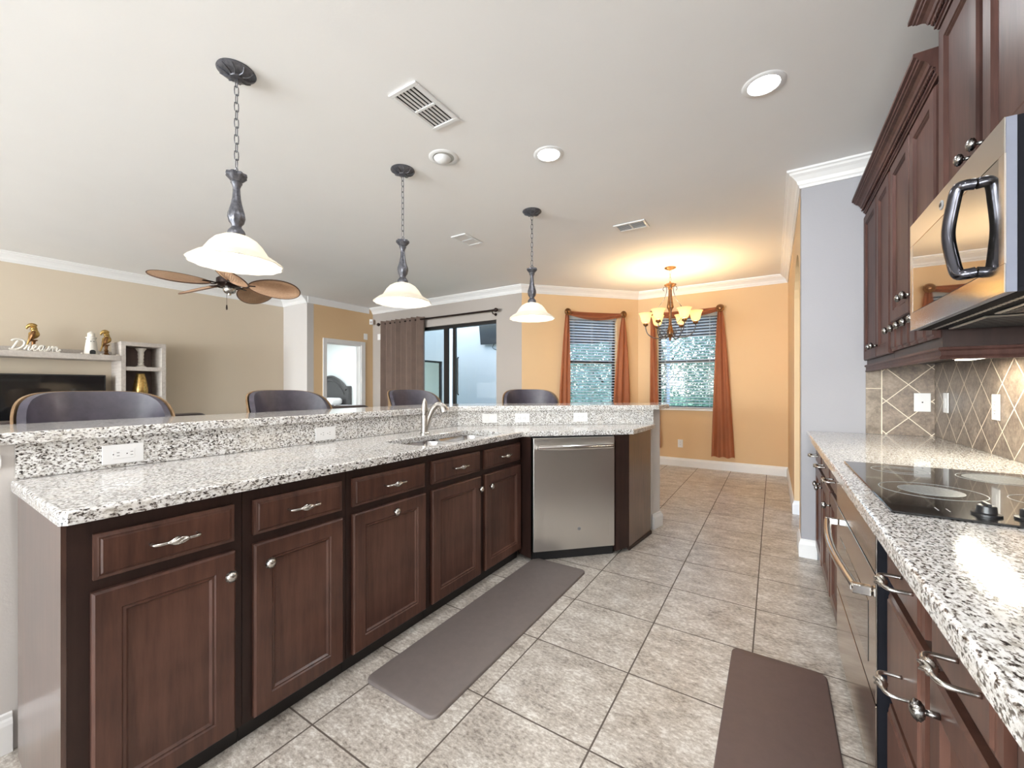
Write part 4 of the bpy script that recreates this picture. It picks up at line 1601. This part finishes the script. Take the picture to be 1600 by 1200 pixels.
# ------------------------------------------------------------------ sofas
def sofa(label, x, y, rz, L, top, seats):
    t = thing('sofa', label, 'sofa', (x, y, 0), rz, 'brown leather sofas')
    obj('base', box(new(), -L / 2, L / 2, -0.40, 0.42, 0.06, 0.30, 0.03, 3), M['sofa'], t, True)
    for s in (-1, 1):
        obj('arm', box(new(), s * L / 2, s * (L / 2 + .22), -0.42, 0.46, 0.06, 0.64, 0.07, 4), M['sofa'], t, True)
    wd = L / seats
    for i in range(seats):
        xx = -L / 2 + wd * i
        obj('seat_cushion', box(new(), xx + .006, xx + wd - .006, -0.42, 0.20, 0.302, 0.47, 0.05, 4), M['sofa'], t, True)
        c = obj('back_cushion', box(new(), xx + .004, xx + wd - .004, 0.205, 0.46, 0.305, top, 0.085, 5), M['sofa'], t, True)
        b = new()
        for q in (1, 2):
            z = .47 + (top - .47) * q / 3
            tube(b, [(xx + .03, .462, z), (xx + wd - .03, .462, z)], .006, 6)
        obj('seam', b, M['sofa'], c, True)
    for sx in (-1, 1):
        for sy in (-.34, .36):
            obj('foot', lathe(new(), [(.022, .001), (.03, .059)], 12, (sx * (L / 2 - .06), sy, 0)), M['darkwood'], t)
    return t


sofa('brown leather sofa facing the television behind the nearer bar stools', -4.86, 1.20, PI / 2, 1.50, 0.955, 3)
sofa('dark leather sofa back below the bedroom door', -5.25, 3.78, PI + .25, 1.10, 0.985, 2)

# ------------------------------------------------------------------ media wall
t = thing('media_unit', 'whitewashed media unit with a bridge shelf and a side tower', 'media unit', (XL + 0.004, 0, 0), 0)
XM = 0.40
b = new()
box(b, 0, XM, 1.69, 1.735, 0.001, 1.815)
box(b, 0, XM, 2.10, 2.145, 0.001, 1.815)
box(b, 0, XM, 1.7355, 2.0995, 1.765, 1.815)
obj('tower_frame', b, M['whitewash'], t)
for z in (1.445, 1.055, 0.665, 0.27):
    obj('shelf', box(new(), 0.016, XM - .004, 1.7355, 2.0995, z, z + .05), M['whitewash'], t)
obj('back_panel', box(new(), 0.001, 0.015, 1.7355, 2.0995, 0.02, 1.764), M['tobacco'], t)
obj('bridge_shelf', box(new(), 0.0, XM, -0.90, 1.689, 1.566, 1.632, .003), M['whitewash'], t)
obj('gallery_rail', box(new(), 0.0, 0.03, -0.90, 1.689, 1.633, 1.70, .003), M['whitewash'], t)
b = new()
box(b, 0, XM, -0.945, -0.90, 0.001, 1.815)
obj('tower_side', b, M['whitewash'], t)
obj('console', box(new(), 0, XM + .02, -0.899, 1.689, 0.001, 0.55, .004), M['whitewash'], t)

t = thing('television', 'large black flat television under the whitewashed bridge shelf', 'television', (XL + 0.20, 0.86, 0.552), PI / 2)
obj('panel', box(new(), -0.73, 0.73, -0.02, 0.025, 0.055, 0.830, .004), M['black'], t)
obj('screen', box(new(), -0.715, 0.715, -0.0215, -0.0202, 0.075, 0.815), M['blackgl'], t)
obj('stand', box(new(), -0.25, 0.25, -0.10, 0.10, 0.0005, 0.012, .003), M['black'], t)
obj('neck', box(new(), -0.06, 0.06, -0.012, 0.015, 0.0125, 0.0548), M['black'], t)

# script sign
t = thing('script_sign', 'white cursive Dream word sign standing on the bridge shelf', 'sign', (-7.045, 0.78, 1.6390), PI / 2)
b = new()


def stroke(p, r=.0115):
    tube(b, spline([(x, 0, z) for x, z in p], 6), r, 7, flat=1.0)


stroke([(.075, .105), (.060, .075), (.045, .040), (.030, .012)])
stroke([(.010, .020), (.030, .009), (.070, .012), (.108, .045), (.122, .088), (.105, .116), (.070, .122), (.040, .112), (.030, .100)])
stroke([(.118, .010), (.134, .040), (.142, .058), (.148, .052), (.158, .052), (.152, .030), (.150, .012), (.162, .010), (.178, .026)])
stroke([(.178, .026), (.198, .038), (.206, .054), (.196, .064), (.182, .052), (.180, .026), (.192, .010), (.210, .012), (.226, .026)])
stroke([(.268, .054), (.250, .062), (.232, .048), (.228, .022), (.240, .009), (.256, .022), (.268, .054), (.264, .024), (.270, .010), (.284, .016), (.294, .030)])
stroke([(.294, .010), (.302, .040), (.308, .056), (.312, .030), (.312, .010), (.320, .040), (.332, .058), (.338, .045), (.336, .010), (.346, .042), (.358, .056), (.366, .044), (.364, .018), (.374, .009), (.394, .028)])
obj('lettering', b, M['ceramic'], t, True)
obj('foot', box(new(), 0.01, 0.39, -.012, .012, -0.0062, 0.0, .001), M['ceramic'], t)


def parrot(label, y, sc, flip):
    t = thing('bird_figurine', label, 'figurine', (-7.19, y, 1.6325), PI / 2 if not flip else PI / 2)
    f = -1 if flip else 1
    b = new()
    lathe(b, [(0.036, .0005), (0.038, .012), (0.022, .022), (0.014, .040), (0.020, .058), (0.013, .075), (0.016, .112), (0.030, .120), (0.030, .128), (0, .130)], 20)
    obj('pedestal', b, M['golddk'], t, True)
    b = new()
    body = spline([(f * .050, 0, .045), (f * .030, 0, .115), (f * .006, 0, .160), (-f * .008, 0, .200), (-f * .004, 0, .235), (f * .008, 0, .258)], 6)
    n = len(body)
    rr = []
    for i in range(n):
        u = i / (n - 1)
        rr.append(.006 + .034 * math.exp(-((u - .52) / .22) ** 2) + .020 * math.exp(-((u - .88) / .12) ** 2))
    tube(b, body, rr, 14)
    # head and hooked beak
    tube(b, spline([(-f * .018, 0, .262), (f * .006, 0, .276), (f * .030, 0, .268), (f * .044, 0, .246), (f * .042, 0, .232)], 5), [.018, .021, .023, .024, .024, .024, .024, .023, .022, .020, .018, .016, .014, .013, .012, .010, .008, .006, .005, .004, .002][:21], 12)
    body_o = obj('body', b, M['gold'], t, True)
    b = new()
    for s in (-1, 1):
        tube(b, spline([(0, s * .030, .215), (f * .014, s * .034, .165), (f * .034, s * .020, .095)], 5), [.012, .015, .017, .018, .018, .017, .015, .012, .009, .006, .003], 8)
    obj('wing', b, M['golddk'], body_o, True)
    t.scale = (sc, sc, sc)
    return t


parrot('gold parrot figurine on a pedestal behind the Dream sign', 0.985, 1.12, True)
parrot('gold parrot figurine on a pedestal nearest the side tower', 1.595, 1.10, True)
t = thing('lighthouse_figurine', 'white ceramic lighthouse figurine with a dark arched door', 'figurine', (-7.10, 1.44, 1.6325), PI / 2)
obj('tower', lathe(new(), [(0.070, .0005), (0.064, .02), (0.046, .170), (0.040, .195), (0.050, .200), (0.050, .212), (0.034, .216), (0.033, .252), (0.038, .256), (0.020, .275), (0.006, .284), (0, .290)], 28), M['ceramic'], t, True)
b = new()
P_ = [(-.026, .004), (.026, .004), (.026, .032)] + [(.026 * math.cos(q * PI / 8), .032 + .024 * math.sin(q * PI / 8)) for q in range(1, 8)] + [(-.026, .032)]
prism(b, P_, -.071, -.050, xf=lambda a, c, z: (a, z, c))
obj('door', b, M['slot'], t)
b = new()
for x in (-.013, .013):
    lathe(b, [(.005, -.052), (.005, -.040)], 10, (x, 0, .160), axis='y')
obj('windows', b, M['slot'], t)
for q, (yy, r) in enumerate(((1.345, .014), (1.36, .010), (1.515, .013), (1.535, .010), (1.66, .012), (1.672, .015))):
    s_ = lathe(new(), [(r * .6, .0005), (r, r * .4), (r * .7, r * .85), (0, r)], 10, (0, 0, 0), scallop=lambda k, a: 1 + .15 * math.cos(5 * a))
    o = obj('sea_shell', s_, M['ceramic'], None, True, (-7.03 - .01 * (q % 2), yy, 1.6325))
    tag(o, 'small white shell lying on the bridge shelf by the figurines', 'shell', 'shells on the bridge shelf')
b = new()
lathe(b, [(0.055, .0005), (0.055, .012), (0.040, .020), (0.030, .034), (0.034, .05), (0.026, .065), (0.032, .085), (0.026, .105), (0.034, .13), (0.028, .15), (0.034, .175), (0.030, .20), (0.048, .235), (0.060, .25), (0.055, .254), (0, .252)], 28)
tag(obj('candle_holder', b, M['ceramic'], None, True, (-7.14, 1.92, 1.4955)), 'white turned candle holder in the top tower cubby', 'candle holder')
b = new()
lathe(b, [(0.056, .0005), (0.070, .015), (0.080, .06), (0.078, .12), (0.066, .20), (0.052, .27), (0.044, .305), (0.040, .303), (0.045, .26), (0, .25)], 36, scallop=lambda k, a: 1 + (.02 * math.cos(18 * a + k)))
tag(obj('vase', b, M['gold'], None, True, (-7.13, 1.915, 1.1055)), 'gold hammered vase in the second tower cubby', 'vase')

# ------------------------------------------------------------------ windows of the nook
def nook_window(n, L0, L1, loc, rz):
    """frame, glass and sill; local x along the wall, room toward -y"""
    t = thing('window_%d' % n, None, None, loc, rz)
    t['kind'] = 'structure'
    b = new()
    fw = 0.035
    box(b, L0, L0 + fw, .075, .115, WZ0, WZ1)
    box(b, L1 - fw, L1, .075, .115, WZ0, WZ1)
    box(b, L0 + fw, L1 - fw, .075, .115, WZ0, WZ0 + fw)
    box(b, L0 + fw, L1 - fw, .075, .115, WZ1 - fw, WZ1)
    box(b, L0 + fw, L1 - fw, .078, .112, 1.615, 1.66)
    obj('window_frame', b, M['frame'], t)
    b = box(new(), L0 + fw, L1 - fw, .093, .097, WZ0 + fw, 1.615)
    box(b, L0 + fw, L1 - fw, .093, .097, 1.66, WZ1 - fw)
    obj('window_pane', b, M['glass'], t)
    obj('window_sill', box(new(), L0 - .03, L1 + .03, -.025, .074, WZ0 - .03, WZ0 - .0005, .004), M['trim'], t)
    return t


nook_window(1, W1A, W1B, (NK[0], NK[1], 0), ANG)
nook_window(2, W2A - NC[0], W2B - NC[0], (NC[0], NC[1], 0), 0)


def blind(label, L0, L1, loc, rz):
    t = thing('window_blind', label, 'blind', loc, rz, 'blinds of the breakfast nook')
    a, c = L0 + .008, L1 - .008
    obj('headrail', box(new(), a, c, .006, .060, WZ1 - .055, WZ1 - .003, .003), M['slat'], t)
    b = new()
    z = WZ1 - .085
    ti = math.radians(14)
    while z > WZ0 + .05:
        h, k = .024 * math.cos(ti), .024 * math.sin(ti)
        vs = [b.verts.new(p) for p in ((a, .033 - h, z + k), (c, .033 - h, z + k), (c, .033 + h, z - k), (a, .033 + h, z - k),
                                      (a, .033 - h, z + k + .003), (c, .033 - h, z + k + .003), (c, .033 + h, z - k + .003), (a, .033 + h, z - k + .003))]
        for f in ((3, 2, 1, 0), (4, 5, 6, 7), (0, 1, 5, 4), (1, 2, 6, 5), (2, 3, 7, 6), (3, 0, 4, 7)):
            b.faces.new([vs[q] for q in f])
        z -= .0445
    obj('slats', b, M['slat'], t)
    b = new()
    for f in (.12, .5, .88):
        x = a + (c - a) * f
        for y in (.008, .058):
            tube(b, [(x, y, WZ1 - .056), (x, y, WZ0 + .03)], .0012, 4)
    obj('ladder_cords', b, M['slat'], t)
    obj('bottom_rail', box(new(), a, c, .010, .056, WZ0 + .006, WZ0 + .022, .002), M['slat'], t)
    return t


blind('white slatted blind in the window on the angled nook wall', W1A, W1B, (NK[0], NK[1], 0), ANG)
blind('white slatted blind in the window behind the chandelier', W2A - NC[0], W2B - NC[0], (NC[0], NC[1], 0), 0)


def rosette(label, loc, rz):
    t = thing('curtain_holdback', label, 'curtain holdback', loc, rz, 'rosette holdbacks over the nook windows')
    obj('post', lathe(new(), [(0.018, -.0005), (0.012, -.008), (0.010, -.088)], 14, axis='y'), M['golddk'], t, True)
    obj('rosette', lathe(new(), [(0.0, -.089), (0.050, -.089), (0.056, -.094), (0.050, -.102), (0.038, -.098), (0.030, -.106), (0.018, -.101), (0.014, -.110), (0, -.112)], 28, axis='y',
                          scallop=lambda k, a: 1 + (.03 * math.cos(12 * a) if k in (1, 2, 3) else 0)), M['golddk'], t, True)
    return t


def cloth_strip(bm, fn, nu, nv, th=.002):
    """fn(u,v)->Vector ; double sided thin cloth"""
    g = [[bm.verts.new(fn(i / nu, j / nv)) for j in range(nv + 1)] for i in range(nu + 1)]
    for i in range(nu):
        for j in range(nv):
            bm.faces.new((g[i][j], g[i + 1][j], g[i + 1][j + 1], g[i][j + 1]))
    bm.normal_update()
    return bm


def scarf(label, loc, rz, xa, xb, tails):
    """xa,xb: rosette positions; tails: (x centre top, x0 bottom, x1 bottom, z bottom)"""
    t = thing('window_scarf', label, 'window scarf', loc, rz, 'rust scarves over the nook windows')
    zt = 2.385

    def sw(u, v):
        x = xa + (xb - xa) * u
        sag = .020 * (1 - (2 * u - 1) ** 2)
        topz = zt + .030 - sag * .7
        hgt = .055 + .055 * math.sin(PI * u)
        z = topz - hgt * v
        y = -.062 - .022 * math.sin(v * PI * 3 + u * 3) * (0.4 + math.sin(PI * u))
        return Vector((x, y, z))
    s = obj('swag', cloth_strip(new(), sw, 30, 14), M['rust'], t, True)
    for cx, x0, x1, zb, nf, zt_ in tails:
        def tl(u, v):
            w_ = .030 + ((x1 - x0) / 2 - .030) * (v ** 0.75)
            c = cx + ((x0 + x1) / 2 - cx) * v
            x = c + w_ * (2 * u - 1)
            y = -.060 - (.010 + .018 * v) * math.sin(u * PI * nf + .6) + .01 * math.sin(u * 9 + v * 5)
            z = zt_ + (zb - zt_) * v + .012 * math.sin(u * PI * nf) * v
            return Vector((x, y, z))
        obj('tail', cloth_strip(new(), tl, 40, 26), M['rust'], t, True)
    return t


rA, rB = ray_wall(884, NK, ANG), ray_wall(970, NK, ANG)
scarf('rust scarf draped around the window on the angled nook wall', (NK[0], NK[1], 0), ANG, rA, rB,
      [(rA, ray_wall(866, NK, ANG), ray_wall(888, NK, ANG), .25, 4, 2.36), (rB + .01, ray_wall(949, NK, ANG), ray_wall(985, NK, ANG), .25, 5, 2.36)])
nx = NC[0]
scarf('rust scarf draped around the window behind the chandelier', (NC[0], NC[1], 0), 0, -1.625 - nx, -.658 - nx,
      [(-1.625 - nx, -1.665 - nx, -1.50 - nx, .28, 4, 2.36), (-.658 - nx, -.775 - nx, -.472 - nx, .20, 5, 2.36)])


def wl(p0, ang, s):
    return (p0[0] + math.cos(ang) * s, p0[1] + math.sin(ang) * s)


for lab, p in (('rosette holdback at the left top of the angled wall window', wl(NK, ANG, rA)), ('rosette holdback at the right top of the angled wall window', wl(NK, ANG, rB))):
    rosette(lab, (p[0], p[1], 2.395), ANG)
for lab, x in (('rosette holdback half hidden behind the chandelier', -1.625), ('rosette holdback nearest the right nook corner', -.658)):
    rosette(lab, (x, YN, 2.39), 0)
outlet('white outlet low on the nook wall beneath the window', (-1.219, YN, 0.355), 0, False)

# ------------------------------------------------------------------ sliding door, drapes and rod
t = thing('door_1', None, None, (0, YS, 0))
t['kind'] = 'structure'
b = new()
box(b, SL0, SL1, .04, .12, SLZ - .05, SLZ)
box(b, SL0, SL0 + .05, .04, .12, 0.03, SLZ - .05)
box(b, SL1 - .004, SL1, .04, .12, 0.03, SLZ - .05)
box(b, SL0, SL1, .04, .12, 0.0, 0.03)
for x0, x1, y0 in ((-4.835, -4.735, .045), (-4.665, -4.600, .082)):
    box(b, x0, x1, y0, y0 + .034, .03, SLZ - .05)
box(b, SL0 + .05, SL0 + .11, .045, .079, .03, SLZ - .05)
obj('door_frame', b, M['frame'], t)
b = box(new(), SL0 + .11, -4.835, .058, .064, .03, SLZ - .05)
box(b, -4.600, SL1 - .004, .096, .102, .03, SLZ - .05)
obj('door_pane', b, M['glass2'], t)
obj('door_handle', tube(new(), [(-4.545, .090, 1.10), (-4.545, .068, 1.12), (-4.545, .068, 1.72), (-4.545, .090, 1.74)], .012, 8), M['frame'], t, True)

t = thing('curtain_rod', 'dark bronze curtain rod with ball finials over the patio door', 'curtain rod', (0, YS - .10, 2.43))
obj('rod', tube(new(), [(-6.34, 0, 0), (-3.66, 0, 0)], .015, 12), M['bronzerod'], t, True)
for x in (-6.37, -3.63):
    obj('finial', lathe(new(), [(0, -.034), (.022, -.028), (.034, 0), (.022, .028), (0, .034)], 18, (x, 0, 0), axis='x'), M['bronzerod'], t, True)
for x in (-3.70,):
    b = tube(new(), [(x, 0, -.016), (x, .02, -.05), (x, .099, -.05)], .008, 8)
    lathe(b, [(.024, .092), (.024, .0995)], 14, (x, 0, -.05), axis='y')
    obj('bracket', b, M['bronzerod'], t, True)
t = thing('drape', 'taupe grommet drape gathered at the left of the patio door', 'curtain', (0, YS - .10, 0))


def dr_(u, v):
    x = -6.31 + 1.13 * u
    amp = .072 + .012 * math.sin(u * 17)
    y = amp * math.sin(u * PI * 17) - .012 * v * math.sin(u * 29)
    return Vector((x + .006 * math.sin(u * PI * 34), y, 2.475 - 2.45 * v))


obj('fabric', cloth_strip(new(), dr_, 220, 10), M['taupe'], t, True)
for k in range(8):
    x = -6.31 + 1.13 * (2 * k + 1.0) / 17
    obj('grommet', tube(new(), [(x, .027 * math.cos(q * PI / 8), 2.43 + .027 * math.sin(q * PI / 8)) for q in range(16)], .005, 6, closed=True), M['bronzerod'], t, True)

# small wall things
t = thing('motion_sensor', 'small white motion sensor high in the alcove corner', 'sensor', (-6.60, 5.215, 2.50), math.radians(45))
obj('housing', box(new(), -.03, .03, -.03, .015, -.05, .05, .006, 2), M['white'], t)
obj('lens', box(new(), -.018, .018, -.034, -.0305, -.03, .01, .002), plain('sensor_lens', lin(190, 176, 168), 0.3), t)
outlet('white thermostat plate on the bedroom wall beside the alcove corner', (XD, 5.13, 2.21), PI / 2, False, 'switch', .115, .085, None, 'thermostat')['category'] = 'thermostat'
outlet('white control plate left of the drape', (-6.47, YS, 2.21), 0, False, 'switch', .115, .085, None, 'control_plate')['category'] = 'control plate'

# ------------------------------------------------------------------ bedroom door and bed
t = thing('door_2', None, None, (XD, 0, 0), 0)
t['kind'] = 'structure'
b = new()
box(b, .0005, .018, 4.235, 4.305, 0, 2.10, .003)
box(b, .0005, .018, 5.025, 5.115, 0, 2.10, .003)
box(b, .0005, .018, 4.3055, 5.0245, 2.025, 2.10, .003)
obj('door_casing', b, M['trim'], t)
b = new()
box(b, -.125, -.0005, 5.012, 5.0295, 0, 2.029)
box(b, -.125, -.0005, 4.3005, 4.318, 0, 2.029)
box(b, -.125, -.0005, 4.318, 5.012, 2.012, 2.029)
obj('door_jamb', b, M['trim'], t)

t = thing('bed', 'bed with an arched charcoal headboard seen through the bedroom door', 'bed', (-11.38, 6.70, 0), 0)
b = new()
P_ = [(-.78, .25)] + [(-.78 + 1.56 * q / 24, 1.16 + .40 * math.sin(PI * q / 24) ** .8) for q in range(25)] + [(.78, .25)]
prism(b, P_, .80, .87, xf=lambda a, c, z: (a, z, c))
hb_ = obj('headboard', b, M['headboard'], t)
obj('arch_trim', tube(new(), spline([(p[0], .79, p[1]) for p in P_[1:-1:3]], 4), .035, 8), M['headboard'], hb_, True)
obj('inner_trim', tube(new(), spline([(p[0] * .86, .79, p[1] - .13) for p in P_[1:-1:3]], 4), .016, 8), M['headboard'], hb_, True)
for s in (-1, 1):
    obj('post', box(new(), s * .79, s * .90, .78, .88, .001, 1.27, .012, 2), M['headboard'], t)
obj('mattress', box(new(), -.76, .76, -1.15, .77, .30, .72, .06, 3), M['bedding'], t, True)
obj('frame', box(new(), -.79, .79, -1.18, .779, .12, .295, .01), M['headboard'], t)
for sx in (-.7, .7):
    obj('leg', box(new(), sx - .04, sx + .04, -1.14, -1.06, .001, .119), M['headboard'], t)
for sx in (-.38, .38):
    obj('pillow', box(new(), sx - .33, sx + .33, .36, .74, .725, .92, .08, 4), M['bedding'], t, True)
light('bedroom_daylight', 'AREA', (-10.0, 4.3, 2.72), 110, DAY, 3.4, 2.0, (0, 0, 0)).location.y = 5.8  # unseen overhead panel added to brighten the bedroom

# ------------------------------------------------------------------ outdoors
struct('ground', box(new(), -60, 40, -40, 70, -0.30, -0.14), M['lawn'])
struct('patio_slab', box(new(), -8.3, -2.3, 7.75 + .02, 9.4, -0.139, -.02), M['stucco'])
struct('wall_patio', box(new(), -8.3, -5.75, 9.2, 9.4, -0.02, 4.2), M['stucco'])
t = thing('outdoor_television', 'dark television hung on the patio wall seen through the sliding glass', 'television', (-6.35, 9.19, 2.68), 0)
p_ = obj('panel', box(new(), -.50, .50, -.16, -.11, -.25, .27, .006), M['black'], t)
p_.rotation_euler = (math.radians(8), 0, 0)
obj('wall_arm', box(new(), -.06, .06, -.10, -.001, -.05, .05), M['black'], t)
obj('cable', tube(new(), spline([(-.10, -.03, -.25), (-.16, -.02, -.36), (-.02, -.01, -.42), (.04, -.01, -.36)], 6), .008, 6), M['black'], t, True)

# pool enclosure posts seen through the nook windows
def post(label, pts, r=.035):
    tag(obj('enclosure_post', tube(new(), pts, r, 4), M['aluminium']), label, 'post', 'screen enclosure posts outside the nook')


for x in (-4.6, -3.2, -2.05, -0.9):
    post('pale grey upright post of the screen enclosure outside the nook', [(x, 9.9, -.139), (x, 9.9, 2.358)])
post('pale grey leaning brace of the screen enclosure outside the nook', [(-2.55, 9.9, -.139), (-2.95, 9.9, 2.2)])
struct('beam_patio', box(new(), -5.6, .6, 9.84, 9.96, 2.36, 3.3), plain('slate_fascia', lin(24, 21, 18), 0.9))


def tree(label, x, y, h, r, n, mat, seed, trunk=.10, low=0.15):
    rr = random.Random(seed)
    t = thing('garden_tree', label, 'tree', (x, y, -.14), 0, 'trees beyond the house')
    b = new()
    tube(b, spline([(0, 0, 0), (.1 * r, .05, h * .3), (-.05 * r, .1, h * .6), (.05, 0, h * .85)], 4), [trunk * (1 - .8 * i / 12) for i in range(13)], 8)
    for q in range(6):
        a = rr.uniform(0, 6.28)
        z0 = h * rr.uniform(.25, .6)
        tube(b, spline([(0, 0, z0), (r * .4 * math.cos(a), r * .4 * math.sin(a), z0 + h * .12), (r * .75 * math.cos(a), r * .75 * math.sin(a), z0 + h * .22)], 3), [.04, .036, .032, .028, .02, .014, .01], 5)
    obj('trunk', b, M['bark'], t, True)
    b = new()
    for q in range(n):
        a, u = rr.uniform(0, 6.28), rr.random() ** .5
        zz = rr.random()
        rad = r * u * math.sin(PI * (.12 + .8 * zz)) ** .6
        c = Vector((rad * math.cos(a), rad * math.sin(a), h * (low + (1 - low) * zz)))
        d = Vector((rr.gauss(0, 1), rr.gauss(0, 1), rr.gauss(0, .7))).normalized()
        e = d.cross(Vector((rr.gauss(0, 1), rr.gauss(0, 1), rr.gauss(0, 1)))).normalized()
        s = rr.uniform(.035, .075)
        b.faces.new([b.verts.new(c + d * s * p + e * s * q_) for p, q_ in ((-1, 0), (0, .45), (1, 0), (0, -.45))])
    obj('foliage', b, mat, t)
    return t


for lab, x, y, h, r, n, m in (('dense green tree filling the left of the angled nook window', -6.3, 13.4, 4.6, 1.35, 12000, 'leaf'),
                              ('pale leafy tree behind the right of the angled nook window', -4.0, 11.6, 4.2, 1.25, 14000, 'leaf2'),
                              ('dense green tree behind the chandelier window', -1.1, 12.6, 4.6, 1.2, 13000, 'leaf'),
                              ('pale leafy tree at the right of the chandelier window', 1.5, 14.6, 4.2, 1.35, 5000, 'leaf2'),
                              ('tall green tree standing behind and between the nook window trees', -3.6, 16.2, 5.6, 2.2, 14000, 'leaf'),
                              ('broad pale tree standing farthest from the nook windows', -7.6, 18.8, 6.0, 2.6, 8000, 'leaf2')):
    tree(lab, x, y, h, r, n, M[m], int(abs(x * 37 + y * 11)), low=.02)
